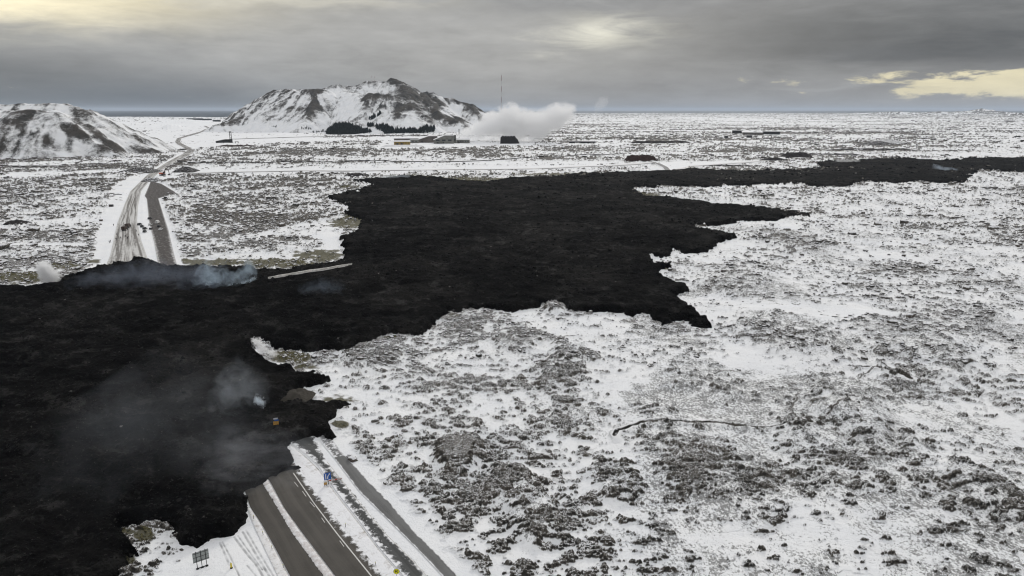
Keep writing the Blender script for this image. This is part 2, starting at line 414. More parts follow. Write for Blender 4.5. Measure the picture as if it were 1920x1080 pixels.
tracks = [ ([(455,997),(478,1036),(503,1077),(560,1180)], .22), ([(461,993),(486,1036),(511,1077),(570,1180)], .18), ([(439,1008),(460,1035),(478,1055),(510,1110)], .22),
 ([(446,1005),(468,1035),(492,1068)], .14), ([(417,1017),(432,1045),(447,1077),(480,1150)], .16), ([(412,1018),(424,1045),(430,1060)], .2),
 ([(463,1060),(478,1078),(495,1110)], .15) ]

def quant(Dn):   # threshold of a unit normal for a wanted cover
    xs = np.array([0.0,.01,.02,.05,.1,.15,.2,.25,.3,.35,.4,.45,.5,.55,.6,.7,.8,.9,1.0])
    ys = np.array([4.0,2.33,2.05,1.645,1.28,1.04,.84,.67,.52,.385,.25,.125,0,-.125,-.25,-.52,-.84,-1.28,-4])
    return np.interp(Dn, xs, ys)

roads_world = [pathpoly(k, road_edges) for k in road_edges] + [pathpoly(k, far_edges) for k in far_edges]

def ground_fields(X, Y):
    """height, rock exposure E, moss"""
    PX, PY = proj(X, Y, 0.0)
    # density table
    cx = np.clip(PX / 240, 0, 7.999); ci = cx.astype(int); fx = cx - ci
    ry = np.interp(PY, dens_y, np.arange(len(dens_y))); ri = np.clip(ry.astype(int), 0, len(dens_y) - 2); fy = ry - ri
    T = np.array(dens)
    Dn = (T[ri, ci] * (1 - fx) + T[ri, ci + 1] * fx) * (1 - fy) + (T[ri + 1, ci] * (1 - fx) + T[ri + 1, ci + 1] * fx) * fy
    Dn = Dn * (1 + .55 * fbm(X, Y, 160, 2, 91)) * (1 + .28 * sstep(700, 1600, Y))
    und = fbm(X, Y, 120, 3, 5) * .8 * sstep(120, 500, Y) + fbm(X, Y, 700, 3, 6) * 4.0 * sstep(700, 3500, Y)
    Z = und + fbm(X, Y, 14, 3, 8) * .22
    # domes (old lava swellings)
    dusk = np.zeros_like(X)
    for px, py, r, h, c in domes:
        gx, gy, _ = G(px, py); sc = gy / (ray(px, py)[1]) / FPX
        rr = r * sc; rw = rr * 1.6
        d = np.sqrt(((X - gx) / rr) ** 2 + ((Y - gy) / rw) ** 2 + .0) + .22 * fbm(X, Y, rr * .8, 2, int(px))
        w = sstep(1.1, .45, d)
        Z = Z + h * w; Dn = Dn * (1 - w) + c * w; dusk = np.maximum(dusk, w)
    flat = np.zeros_like(X)
    for pts, c, soft in clean:
        wp = W2(pts); xs = [p[0] for p in wp]; ys = [p[1] for p in wp]
        m_ = (X > min(xs) - 30) & (X < max(xs) + 30) & (Y > min(ys) - 60) & (Y < max(ys) + 60)
        if not m_.any(): continue
        s_ = sdist(X[m_], Y[m_], wp) + fbm(X[m_], Y[m_], max(6, soft * 4), 3, 33) * soft * 1.2
        w = sstep(-soft, soft, s_)
        Dn[m_] = Dn[m_] * (1 - w) + c * w
        flat[m_] = np.maximum(flat[m_], w * (1 if c < .08 else .4))
    # roads lie level
    lev = np.zeros_like(X)
    for wp in roads_world:
        xs = [p[0] for p in wp]; ys = [p[1] for p in wp]
        m_ = (X > min(xs) - 20) & (X < max(xs) + 20) & (Y > min(ys) - 20) & (Y < max(ys) + 20)
        if not m_.any(): continue
        s_ = sdist(X[m_], Y[m_], wp)
        lev[m_] = np.maximum(lev[m_], sstep(-6, -.6, s_))
    # rock relief
    wf = sstep(250, 1300, Y)
    patch = fbm(X * .62 + 30 * perlin(X / 90, Y / 90, 3), Y, 34, 4, 21)
    qx = X * .52 + .12 * Y + 5 * perlin(X / 28, Y / 28, 35); qy = Y + 4 * perlin(X / 22, Y / 22, 36)
    lump = .6 * fbm(qx, qy, 7.0, 4, 31, .62) + .75 * ridged(qx, qy, 8, 4, 41, .6)
    fine = 1.25 * fbm(X * .6, Y, 2.6, 4, 51, .75)
    big = fbm(X, Y * .7, 26, 3, 61, .65)
    huge = fbm(X * .6, Y * .45, 110, 3, 71, .6)
    Rr = patch * .62 * (1 - .5 * wf) + lump * (1.05 - .3 * wf) + fine * 1.05 + big * (.45 + .75 * wf) + huge * .5 * sstep(700, 2200, Y) + 1.0 * fbm(X * .22, Y, 190, 3, 73) * sstep(500, 1500, Y)
    mu = Rr.mean(); Rr = Rr - mu
    band = sstep(200, 1500, Y); st = 1.05 * (1 - band) + 1.05 * band
    Rr = Rr / (Rr.std() + 1e-6)
    nearred = np.interp(Y, [100, 250, 700, 1200], [1.0, .92, .92, 1.0]); nearred = nearred * (1 + .35 * np.exp(-((PX - 900) / 300) ** 2) * sstep(520, 640, PY)); nearred = np.where(PX < 660, np.maximum(nearred, sstep(220, 330, Y) * 1.12), nearred)
    E = Rr - quant(np.clip(Dn * nearred, 0, 1))
    K0 = dusk
    # cracks
    for pts, hw, dp in cracks:
        wp = W2(pts); xs = [p[0] for p in wp]; ys = [p[1] for p in wp]
        m_ = (X > min(xs) - 12) & (X < max(xs) + 12) & (Y > min(ys) - 12) & (Y < max(ys) + 12)
        if not m_.any(): continue
        x_, y_ = X[m_], Y[m_]
        d, _ = seg_dist(x_ + 1.2 * fbm(x_, y_, 9, 2, 3), y_ + 1.5 * fbm(x_, y_, 7, 2, 4), wp)
        hw2 = hw * (1 + .6 * fbm(x_, y_, 6, 2, 12))
        w = sstep(hw2 * 1.1, hw2 * .35, d); w2 = sstep(hw2 * 4, hw2, d)
        Z[m_] += -dp * w + .5 * dp * w2 * (1 - w)
        E[m_] = np.maximum(E[m_], -.6 + 2.4 * w + .45 * w2)
    Eh = np.clip(E, -.6, 2.2)
    lumpy = np.where(Eh > 0, np.abs(Eh) ** .55, Eh * .3)
    amp = .58 + 1.05 * sstep(250, 1200, Y)
    rockrel = amp * lumpy * (1 + .35 * fine)
    Z = Z + rockrel * (1 - .85 * flat)
    Xw = X + 9 * perlin(X / 30, Y / 30, 401); Yw = Y + 9 * perlin(X / 30, Y / 30, 402)
    hs = fbm(Xw * .8, Yw, 24, 6, 411, .66) * 1.7 + .40 * ridged(Xw, Yw, 9, 4, 421, .65)
    fl = np.floor(hs); fr_ = hs - fl
    tmask = sstep(-.5, .5, fbm(X, Y, 60, 3, 431) + .25) * sstep(-.45, .55, fbm(X, Y, 11, 4, 433, .6))  * (1 - flat) * (1 - lev) * (1 - .6 * K0) * (.25 + .75 * sstep(260, 520, Y))
    Zt = (fl + sstep(0, .10, fr_)) * (.75 + .7 * sstep(250, 900, Y)) * tmask
    Yv = Y[:, 0]; dxs = (X[:, 1] - X[:, 0])[:, None]
    gyt = np.gradient(Zt, axis=0) / (np.gradient(Yv)[:, None]); gxt = np.gradient(Zt, axis=1) / dxs
    sl = np.hypot(gxt, gyt)
    Z = Z + Zt
    brk = .5 * fbm(X, Y, 5, 3, 441)
    E = np.maximum(E, np.clip((sl - .30) * 2.2, -1, 1.3) + brk * 1.0 - .35)
    Z = Z * (1 - lev) + (-.12) * lev
    E = np.where(lev > 0, E * (1 - lev) - 1.2 * lev, E)
    trk = np.zeros_like(X)
    for pts, hw in tracks:
        wp = W2(pts); xs = [p[0] for p in wp]; ys = [p[1] for p in wp]
        m_ = (X > min(xs) - 3) & (X < max(xs) + 3) & (Y > min(ys) - 3) & (Y < max(ys) + 3)
        if not m_.any(): continue
        d, _ = seg_dist(X[m_], Y[m_], wp)
        w = sstep(hw * 1.6, hw * .5, d) * (.55 + .5 * perlin(X[m_] / 1.5, Y[m_] / 1.5, 4))
        trk[m_] = np.maximum(trk[m_], w)
    Z = Z - trk * .12
    M = np.zeros_like(X)
    for px, py, rx, ry_, s_ in mosses:
        d2 = ((PX - px) / rx) ** 2 + ((PY - py) / ry_) ** 2
        M = np.maximum(M, s_ * np.exp(-d2 * 1.1))
    M = M * (1 + .8 * fbm(X, Y, 8, 3, 77)) * (1 - lev)
    dz = np.interp(PX, [500, 900, 1150, 2400], [.15, .35, .95, .95]) * np.interp(PY, [206, 420, 560, 1200], [.8, .75, 1, 1])  # far rows carry grey mottle too, darkening the distant snow
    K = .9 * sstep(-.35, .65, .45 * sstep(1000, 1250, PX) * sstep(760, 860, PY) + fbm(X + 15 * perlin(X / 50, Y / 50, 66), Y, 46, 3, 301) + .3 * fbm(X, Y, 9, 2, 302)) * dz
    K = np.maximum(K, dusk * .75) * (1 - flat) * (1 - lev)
    return Z, E, np.clip(M, 0, 1), K, trk

# ------------------------------------------------------------------ snow & rock material
def snow_rock(name, mountain=False):
    mt, N = newmat(name)
    o = N.obj(); E = N.attr('rock'); M = N.attr('moss'); K = N.attr('mottle'); TR = N.attr('track')
    geo = N.n('ShaderNodeNewGeometry'); sx = N.n('ShaderNodeSeparateXYZ'); N.link(geo.outputs['Normal'], sx.inputs[0]); nz = sx.outputs[2]
    if mountain:
        n1 = N.noise(o, .035, 6, .65); n2 = N.noise(o, .15, 5, .65); n3 = N.noise(o, .5, 3, .6)
        thr = N.m('ADD', N.m('MULTIPLY', n1, .3), N.m('ADD', N.m('MULTIPLY', n2, .7), N.m('MULTIPLY', n3, .6)))
        fac = N.ss(N.m('SUBTRACT', E, N.m('MULTIPLY', N.m('SUBTRACT', thr, .8), 2.0)), -.35, .60)
    else:
        n1 = N.noise(o, 1.3, 4, .7); n2 = N.noise(o, .33, 5, .65); n3 = N.noise(o, 4.5, 3, .6)
        a = N.m('ADD', N.m('MULTIPLY', n1, 1.1), N.m('MULTIPLY', n2, .8))
        a = N.m('ADD', a, N.m('MULTIPLY', n3, .6))
        thr = N.m('SUBTRACT', a, 1.02)
        k = N.m('MULTIPLY', thr, 2.0)
        fac = N.ss(N.m('SUBTRACT', E, k), -.12, .30)
        steep = N.ss(nz, .93, .74)
        fac = N.m('MAXIMUM', fac, N.m('MULTIPLY', steep, N.ss(E, -.5, .1)))
    # rock colours
    c1 = N.noise(o, .02 if mountain else .11, 4, .6); c2 = N.noise(o, .3 if mountain else 2.3, 4, .7)
    rock = N.mix(N.ss(c1, .35, .65), (.036, .036, .034), (.085, .072, .060))
    rock = N.mix(N.ss(c2, .42, .66), rock, (.20, .185, .16) if not mountain else (.075, .072, .066))
    rock = N.mix(N.m('MULTIPLY', N.ss(c2, .5, .25), .7), rock, (.012, .012, .012))
    moss = N.mix(N.ss(c2, .35, .65), (.045, .043, .018), (.13, .115, .045))
    mfac = N.ss(N.m('SUBTRACT', M, N.m('MULTIPLY', n2, .55)), -.05, .2)
    rock = N.mix(N.m('MULTIPLY', mfac, .85), rock, moss)
    fac = N.m('MAXIMUM', fac, N.m('MULTIPLY', mfac, .93))
    sn = N.noise(o, .05, 5, .6); sn2 = N.noise(o, .9, 4, .6)
    snow = N.mix(N.ss(sn, .3, .7), (.85, .86, .875), (.915, .915, .91))
    snow = N.mix(N.m('MULTIPLY', N.ss(sn2, .52, .8), .45), snow, (.55, .55, .56))
    dirty = N.ss(E, -.9, .25)
    snow = N.mix(N.m('MULTIPLY', dirty, .18), snow, (.42, .41, .39))
    if not mountain:
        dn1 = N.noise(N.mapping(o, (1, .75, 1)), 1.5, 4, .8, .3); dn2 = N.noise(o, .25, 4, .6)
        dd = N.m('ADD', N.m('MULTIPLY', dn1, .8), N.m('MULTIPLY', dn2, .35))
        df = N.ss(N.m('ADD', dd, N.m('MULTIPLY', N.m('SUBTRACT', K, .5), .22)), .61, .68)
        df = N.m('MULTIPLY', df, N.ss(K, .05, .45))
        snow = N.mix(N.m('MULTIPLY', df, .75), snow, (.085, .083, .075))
    if not mountain:
        cs_ = N.noise(o, 2.6, 3, .7); cap = N.m('MULTIPLY', N.ss(nz, .72, .93), N.ss(N.m('ADD', N.m('MULTIPLY', cs_, .75), N.m('MULTIPLY', n3, .25)), .46, .56))
        cap = N.m('MULTIPLY', cap, N.m('SUBTRACT', 1, mfac))
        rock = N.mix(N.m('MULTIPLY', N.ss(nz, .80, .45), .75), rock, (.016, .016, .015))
        sy_ = N.n('ShaderNodeSeparateXYZ'); N.link(o, sy_.inputs[0])
        fac = N.m('MULTIPLY', fac, N.m('SUBTRACT', 1, N.m('MULTIPLY', cap, N.ss(sy_.outputs[1], 250, 600, .80, .02))))
    col = N.mix(fac, snow, rock)
    col = N.mix(N.m('MULTIPLY', TR, .8), col, (.16, .16, .165))
    hgt = N.m('ADD', N.m('MULTIPLY', n1, .6), N.m('ADD', N.m('MULTIPLY', n3, .35), N.m('MULTIPLY', fac, .35)))
    nrm = N.bump(hgt, .8 if not mountain else .5, .5 if not mountain else 4.0)
    N.surf(col, .9, nrm, .15)
    return mt
M_GROUND = snow_rock('snowy_lava_ground')
M_MOUNT = snow_rock('snowy_mountain', True)

# ------------------------------------------------------------------ ground
inv = np.concatenate([np.linspace(1 / 84.0, 1 / 2400.0, 1150, endpoint=False), 1 / np.geomspace(2400.0, 22000.0, 190)])
Yr = 1 / inv
U = np.linspace(-1.0, 1.0, 1700)
YY = np.repeat(Yr[:, None], len(U), 1); XX = YY * U[None, :]
# shear off alignments so that rows do not read as stripes
YY = YY * (1 + .0)
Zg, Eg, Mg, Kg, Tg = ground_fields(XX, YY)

# low distant relief: rugged knolls on the right horizon, rolling land on the left
def far_relief(X, Y):
    z = 0
    for px, py, Yd, w, h, seed in ((1683,206,15000,420,50,1),(1782,205,15500,900,46,2),(1841,204,15500,260,70,3),(1870,207,15000,500,36,4),(1750,208,12000,500,20,5),
                                    (1915,208,11000,300,34,6),(1620,209,15500,500,20,7),(322,238,3300,55,24,8),(250,222,5200,420,30,9),(360,228,4600,140,18,10),(200,226,4000,260,24,11)):
        u, f, d = ray(px, py); x0 = u * Yd / f
        r = np.sqrt(((X - x0) / w) ** 2 + ((Y - Yd) / (w * 1.4)) ** 2)
        z = z + h * np.exp(-r * r * 1.3) * (1 + .35 * fbm(X, Y, w * .5, 3, seed))
    z = z + 7 * np.clip(fbm(X, Y, 500, 4, 88), 0, 9) * sstep(2600, 4200, Y) * sstep(-300, -900, X) * sstep(9000, 6000, Y)
    z = z + 5 * np.clip(fbm(X, Y, 900, 4, 98), 0, 9) * sstep(6000, 9000, Y)
    return z
fr = far_relief(XX, YY)
Zg = Zg + fr
# the coast: land ends nearer on the left
coast = np.interp(XX / YY, [-1, -.55, -.42, -.1, 0, .3, 1], [9500, 9500, 9000, 15000, 20000, 21000, 21000])
Zg = np.where(YY > coast, -12, Zg)
# gentle ground drop before the near rows so the sheet continues behind the camera
gm = grid_mesh('ground', XX, YY, Zg, None, {'rock': Eg, 'moss': Mg, 'mottle': Kg, 'track': Tg})
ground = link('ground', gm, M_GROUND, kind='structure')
print('ground verts', len(gm.vertices))
GX, GY, GZ, GE = XX, YY, Zg, Eg
del Mg, Kg, Tg, fr

def zground(x, y):
    a = np.array([float(x)]), np.array([float(y)])
    # the statistics used for normalising are those of the full sheet, so sample the built mesh instead
    u = x / y; i = int(np.argmin(np.abs(Yr - y))); j = int(np.clip(round((u + 1) / 2 * (len(U) - 1)), 0, len(U) - 1))
    return gm.vertices[i * len(U) + j].co.z

# land under and behind the camera, one low sheet out to the sides
bx = np.linspace(-30000, 30000, 61); by = np.concatenate([np.linspace(-30000, 0, 30), np.linspace(200, 26000, 20)])
BX, BY = np.meshgrid(bx, by)
m2 = grid_mesh('snow_plain', BX, BY, np.full_like(BX, -14.0), None, {'rock': BX * 0 - .5, 'moss': BX * 0, 'mottle': BX * 0, 'track': BX * 0})
link('snow_plain', m2, M_GROUND, kind='structure')

# sea
mt, N = newmat('sea_water')
nz = N.noise(N.obj(), .004, 5, .6)
N.surf(N.mix(nz, (.012, .022, .03), (.02, .035, .045)), .8, N.bump(N.noise(N.obj(), .03, 4, .7), .3, 3.0), .15)
sm = MB().box((0, 60000, -8.5), (190000, 104000, 1.0)); sea = sm.build('sea', mt, kind='structure')

# ------------------------------------------------------------------ the young lava
mt, N = newmat('fresh_black_lava')
o = N.obj()
a = N.noise(o, .016, 6, .68, .8); b = N.noise(o, .12, 6, .7); c = N.noise(o, 1.1, 4, .7)
col = N.mix(N.ss(a, .35, .68), (.0070, .0070, .0074), (.0150, .0140, .0130))
st = N.noise(N.mapping(o, (.06, .12, .1), (0, 0, 0), (0, 0, .25)), 1.0, 6, .7, 1.2)
col = N.mix(N.m('MULTIPLY', N.ss(st, .50, .70), .6), col, (.024, .0238, .0235))
col = N.mix(N.ss(b, .52, .66), col, (.042, .041, .039))
col = N.mix(N.m('MULTIPLY', N.ss(b, .48, .30), .8), col, (.003, .003, .003))
col = N.mix(N.ss(c, .60, .72), col, (.085, .080, .073))
vr = N.n('ShaderNodeTexVoronoi'); N.link(o, vr.inputs['Vector']); vr.inputs['Scale'].default_value = .22
big_ = N.ss(a, .40, .62, .45, 1.25)
sv = N.n('ShaderNodeVectorMath', operation='SCALE'); N.link(col, sv.inputs[0]); N.link(big_, sv.inputs['Scale']); col = sv.outputs[0]
spk = N.ss(vr.outputs['Distance'], .14, .05)
spc = N.n('ShaderNodeSeparateXYZ'); N.link(vr.outputs['Color'], spc.inputs[0])
spk = N.m('MULTIPLY', spk, N.ss(spc.outputs[0], .93, .97))
col = N.mix(spk, col, (.22, .21, .20))
N.surf(col, 1.0, N.bump(N.m('ADD', N.m('MULTIPLY', b, 2.6), c), 1.0, 1.6), .03)
M_LAVA = mt
inv = np.linspace(1 / 86.0, 1 / 1900.0, 1150); Yl = 1 / inv
U2 = np.linspace(-1.0, .86, 1450)
YY = np.repeat(Yl[:, None], len(U2), 1); XX = YY * U2[None, :]
s_ = sdist(XX, YY, LAVA)
rs = np.clip(YY / 300, .35, 3)
s_ = s_ + fbm(XX, YY, 7, 4, 201, .65) * 1.5 * rs + fbm(XX, YY, 30, 2, 202) * 1.2 * rs
thick = T_LAVA * (1 + .3 * fbm(XX, YY, 90, 2, 203))
edge = sstep(-.6, 2.6, s_ + .5 * fbm(XX, YY, 2.2, 2, 208))
swell = sstep(0, 60, s_) * (2.0 + 1.6 * fbm(XX, YY, 130, 3, 204))
rough = .75 * fbm(XX, YY, 9, 5, 205, .68) + .55 * ridged(XX + 6 * perlin(XX / 40, YY / 40, 9), YY, 16, 3, 206)
folds = .9 * ridged(XX * .4, YY + 12 * perlin(XX / 80, YY / 80, 12), 12, 2, 207)
ZL = -2.0 + (2.0 + thick) * edge + swell * .5 + (rough + folds) * (edge * 1.35)
kp = s_ > -2.5
# openings in the lava: the surviving piece of road, a gravel mound
lm = grid_mesh('lava_field', XX, YY, ZL, kp, {})
lava = link('lava_field', lm, M_LAVA, kind='structure')
ZLs = (Yl, U2, ZL)
def zlava(x, y):
    i = int(np.argmin(np.abs(Yl - y))); j = int(np.clip(round((x / y - U2[0]) / (U2[1] - U2[0])), 0, len(U2) - 1))
    return float(ZL[i, j])
print('lava verts', len(lm.vertices))
LX, LY, LZ, LS = XX, YY, ZL, s_

# ------------------------------------------------------------------ mountains from ridge lines
def ridge_field(X, Y, spines, gully=1.0, seed=1):
    H = np.full(X.shape, -60.0); crest = np.zeros(X.shape)
    dn = 14 * fbm(X, Y, 120, 3, seed) + 8 * fbm(X, Y, 35, 3, seed + 1)
    for pts, w, k in spines:
        P_ = [D(*p) for p in pts]
        best = np.full(X.shape, 1e18); hz = np.zeros(X.shape)
        for (ax, ay, az), (bx_, by_, bz) in zip(P_[:-1], P_[1:]):
            dx, dy = bx_ - ax, by_ - ay; L2 = dx * dx + dy * dy + 1e-6
            t = np.clip(((X - ax) * dx + (Y - ay) * dy) / L2, 0, 1)
            d = np.sqrt((X - ax - t * dx) ** 2 + (Y - ay - t * dy) ** 2)
            hh = az + t * (bz - az) - k * np.maximum(0, d + dn * np.clip(d / 60, 0, 1) - w)
            m_ = hh > H; H = np.where(m_, hh, H)
            crest = np.where(m_, np.exp(-(d / (w + 26)) ** 2), crest)
    return H, crest
def erode(X, Y, H, amp, wl, seed):
    wx = X + .22 * Y + 25 * perlin(X / 160, Y / 160, seed + 5)
    g = 1 - 2 * np.abs(perlin(wx / wl, Y / (wl * 5), seed)); g2 = 1 - 2 * np.abs(perlin(wx / (wl * .4), Y / (wl * 2.4), seed + 1))
    return g * amp + g2 * amp * .45, g
def fall_streaks(H, dx, dy, seed, steps=26, step=1.0, wl=1.6):
    r = np.random.default_rng(seed); ny, nx = H.shape
    def bl(k_): return r.normal(0, 1, (ny // k_ + 1, nx // k_ + 1)).repeat(k_, 0).repeat(k_, 1)[:ny, :nx]
    nn = bl(1) * .5 + bl(3) * 1.0 + bl(7) * .9 + bl(13) * .5
    k = np.ones(9) / 9; Hs = H
    for _ in range(2):
        Hs = np.apply_along_axis(lambda a: np.convolve(np.pad(a, 4, 'edge'), k, 'valid'), 0, Hs); Hs = np.apply_along_axis(lambda a: np.convolve(np.pad(a, 4, 'edge'), k, 'valid'), 1, Hs)
    gy_, gx_ = np.gradient(Hs, dy, dx); L = np.hypot(gx_, gy_) + 1e-4; gx_, gy_ = gx_ / L, gy_ / L
    out = np.zeros_like(H)
    for sg in (1, -1):
        jj, ii = np.meshgrid(np.arange(nx, dtype=float), np.arange(ny, dtype=float))
        for q in range(steps):
            i_ = np.clip(np.round(ii).astype(int), 0, ny - 1); j_ = np.clip(np.round(jj).astype(int), 0, nx - 1)
            out += nn[i_, j_]; ii = ii + sg * gy_[i_, j_] * step; jj = jj + sg * gx_[i_, j_] * step
    return (out - out.mean()) / out.std()
# --- far mountain
sky_line = [(400,236,3000),(420,230,3050),(461,214,3150),(501,192,3250),(532,169.5,3330),(556,168.5,3340),(589,167.5,3350),(610,165,3380),(634,157.5,3420),(640,162,3430),
            (664,161,3460),(671,160,3470),(687,152,3480),(707,151,3500),(726,153,3500),(736,147.5,3500),(747,151,3490),(759,158,3480),(772,163,3470),(790,173,3470),
            (797,171.5,3480),(808,172,3480),(812,178,3480),(831,184,3480),(846,184,3480),(871,193,3460),(882,196,3450),(897,205,3440),(908,214,3430),(912,224,3420),(916,240,3420)]
mt_spines = [
 (sky_line, 8, .62),
 ([(532,169.5,3330),(556,168.5,3300),(592,169,3260)], 50, .62),
 ([(592,169,3260),(592,180,3180),(586,200,3060),(572,222,2940),(560,238,2840)], 6, .60),
 ([(634,164,3400),(610,176,3320),(592,170,3260)], 10, .7),
 ([(640,170,3380),(672,176,3220),(700,176,3140),(724,178,3130),(752,178,3160)], 26, .62),
 ([(690,178,3140),(684,205,2990),(672,232,2840)], 10, .55),
 ([(722,180,3130),(716,205,2980),(706,232,2830)], 8, .55),
 ([(759,158,3480),(764,172,3280),(758,186,3130),(748,205,2990),(735,215,2900)], 14, .6),
 ([(757,186,3130),(780,205,3000),(800,220,2900),(812,236,2800)], 8, .58),
 ([(748,205,2980),(735,214,2880),(715,232,2790)], 6, .5), ([(738,212,2900),(765,216,2860),(800,232,2790)], 16, .5),
 ([(790,173,3470),(800,188,3250),(818,205,3090),(835,218,2980),(860,226,2900),(880,240,2820)], 12, .62),
 ([(812,178,3480),(826,196,3300),(846,212,3150),(872,228,3020)], 6, .6),
 ([(871,193,3460),(890,212,3330),(905,226,3260)], 14, .6),
]
gx = np.arange(-1640, 60, 3.6); gy = np.arange(2620, 4050, 4.0)
XX, YY = np.meshgrid(gx, gy)
H, crest = ridge_field(XX, YY, mt_spines, seed=300)
er, g = erode(XX, YY, H, 4.0, 34, 310); FS = fall_streaks(H, 3.6, 4.0, 3)
PXm, PYm = proj(XX, YY, H)
lsl = sstep(600, 520, PXm)     # banded left flank
streak = ridged(XX * .9 + YY * .18 - H * 1.9, YY * .18, 26, 2, 320)
body = sstep(2, 40, H)
H = H + er * body * (1 - .7 * crest) + FS * 2.6 * body + fbm(XX, YY, 26, 4, 330, .6) * 3.0 * body + crest * body * 4.0 * np.clip(fbm(XX, YY, 30, 3, 331), -.2, 2) + streak * 2.5 * lsl * body
H = H - 4 * sstep(6, -6, H)
gyy, gxx = np.gradient(H, 4.0, 3.6); slope = np.hypot(gxx, gyy)
PXm, PYm = proj(XX, YY, H)
E = -.38 + crest * .75 + .55 * (slope - .6) + .12 * (g - .45) + .32 * fbm(XX, YY, 60, 4, 340) + .55 * FS
E = E + lsl * (.55 * streak + .1) 
# outcrops and snowfields that belong to the mountain
for px, py, rx, ry_, s0 in ((590,190,9,14,1.5),(600,172,20,5,.9),(580,205,8,8,.9),(585,172,30,4,.5),(630,163,14,5,.6),(700,160,26,5,.5),(740,154,18,8,1.3),(765,172,22,12,1.1),(800,180,26,10,.9),
    (690,180,34,8,.8),(680,200,22,16,.35),(712,195,12,16,.5),(745,200,8,16,.9),(780,200,30,12,.5),(820,200,14,12,.9),(850,190,28,6,.7),(895,205,14,10,1.0),(835,216,30,8,.6),(855,225,14,6,1.2),
    (800,222,24,6,.4),(770,215,30,10,-.5),(715,212,14,14,-.6),(735,190,18,12,-.5),(655,195,34,16,-.9),(640,215,50,12,-.7),(620,172,20,5,-.9),(730,165,18,8,-.9),(640,176,30,6,-.8),
    (860,205,26,10,-1.0),(830,208,14,8,-.8),(500,222,60,14,-.25),(520,235,90,10,-.9),(560,185,20,12,-.1),(760,228,60,8,-.6),(820,198,6,14,.6)):
    E = E + s0 * .72 * np.exp(-((PXm - px) / rx) ** 2 - ((PYm - py) / ry_) ** 2)
E = np.where(H < 25, E - .5, E)
H = H - 1.5
me = grid_mesh('mountain', XX, YY, H, H > -6, {'rock': E, 'moss': XX * 0, 'mottle': XX * 0, 'track': XX * 0})
link('mountain', me, M_MOUNT, kind='structure')
MT = (gx, gy, H)
def zmount(x, y):
    i = (y - MT[1][0]) / 4.0; j = (x - MT[0][0]) / 3.6
    if i < 0 or j < 0 or i >= len(MT[1]) - 1 or j >= len(MT[0]) - 1: return 0.0
    return max(0.0, float(MT[2][int(i), int(j)]))

# --- near hill on the left
hs = [
 ([(-500,190,1560),(-200,190,1560),(0,195.5,1560),(60,193.5,1560),(112,193.5,1560)], 16, .62),
 ([(112,193.5,1560),(140,200,1545),(165,216,1530),(195,237,1520),(225,252,1510),(250,264,1505),(280,277,1500),(310,286,1500)], 6, .52),
 ([(-500,205,1440),(-100,206,1440),(0,208,1440),(60,209,1440),(95,214,1440),(120,222,1440)], 22, .66),
 ([(100,205,1480),(125,220,1450),(148,247,1420),(172,264,1400),(205,282,1370),(235,294,1360)], 6, .60),
]
hx = np.arange(-1900, -560, 2.6); hy = np.arange(1180, 2000, 2.6)
XX, YY = np.meshgrid(hx, hy)
H, crest = ridge_field(XX, YY, hs, seed=400)
er, g = erode(XX, YY, H, 2.6, 22, 410); FS = fall_streaks(H, 2.6, 2.6, 4)
body = sstep(1, 25, H); topm = sstep(84, 96, H)
H = H + er * body * (1 - topm) + fbm(XX, YY, 18, 4, 430, .6) * 1.6 * body
H = H - 4 * sstep(5, -5, H)
gyy, gxx = np.gradient(H, 2.6, 2.6); slope = np.hypot(gxx, gyy)
PXm, PYm = proj(XX, YY, H)
H = H + FS * 1.2 * body
E = -.50 + .15 * (g - .3) + .50 * FS + .4 * (slope - .6) + .14 + .4 * fbm(XX, YY, 40, 4, 440)
for px, py, rx, ry_, s0 in ((60,194,90,5,1.1),(30,208,40,4,.9),(90,203,30,6,.5),(0,200,60,3,-.6),(125,207,8,10,-.6),(150,215,22,12,1.0),(175,232,24,12,1.0),(100,222,20,6,.6),(125,238,24,12,1.0),(145,250,16,8,1.0),
    (185,255,36,10,1.1),(215,270,34,10,.9),(250,280,40,8,.9),(215,262,34,3,-.5),(30,228,14,12,1.2),(8,235,8,14,.9),(48,222,14,6,.8),(87,262,6,8,1.5),(103,270,6,16,.8),(130,278,6,18,1.2),(60,270,10,20,.4),(40,250,8,5,.6),
    (15,280,30,14,.6),(72,246,3,3,1.3),(165,275,28,14,-.8),(110,258,14,10,-.4),(150,290,60,6,-.5),(195,272,10,6,.6),(140,244,8,10,.6),(118,243,3,2,1),(60,250,6,3,1),(285,283,40,4,.7)):
    E = E + .62 * s0 * np.exp(-((PXm - px) / rx) ** 2 - ((PYm - py) / ry_) ** 2)
me = grid_mesh('hill', XX, YY, H - 1.0, H > -4, {'rock': E, 'moss': XX * 0, 'mottle': XX * 0, 'track': XX * 0})
link('hill', me, M_MOUNT, kind='structure')

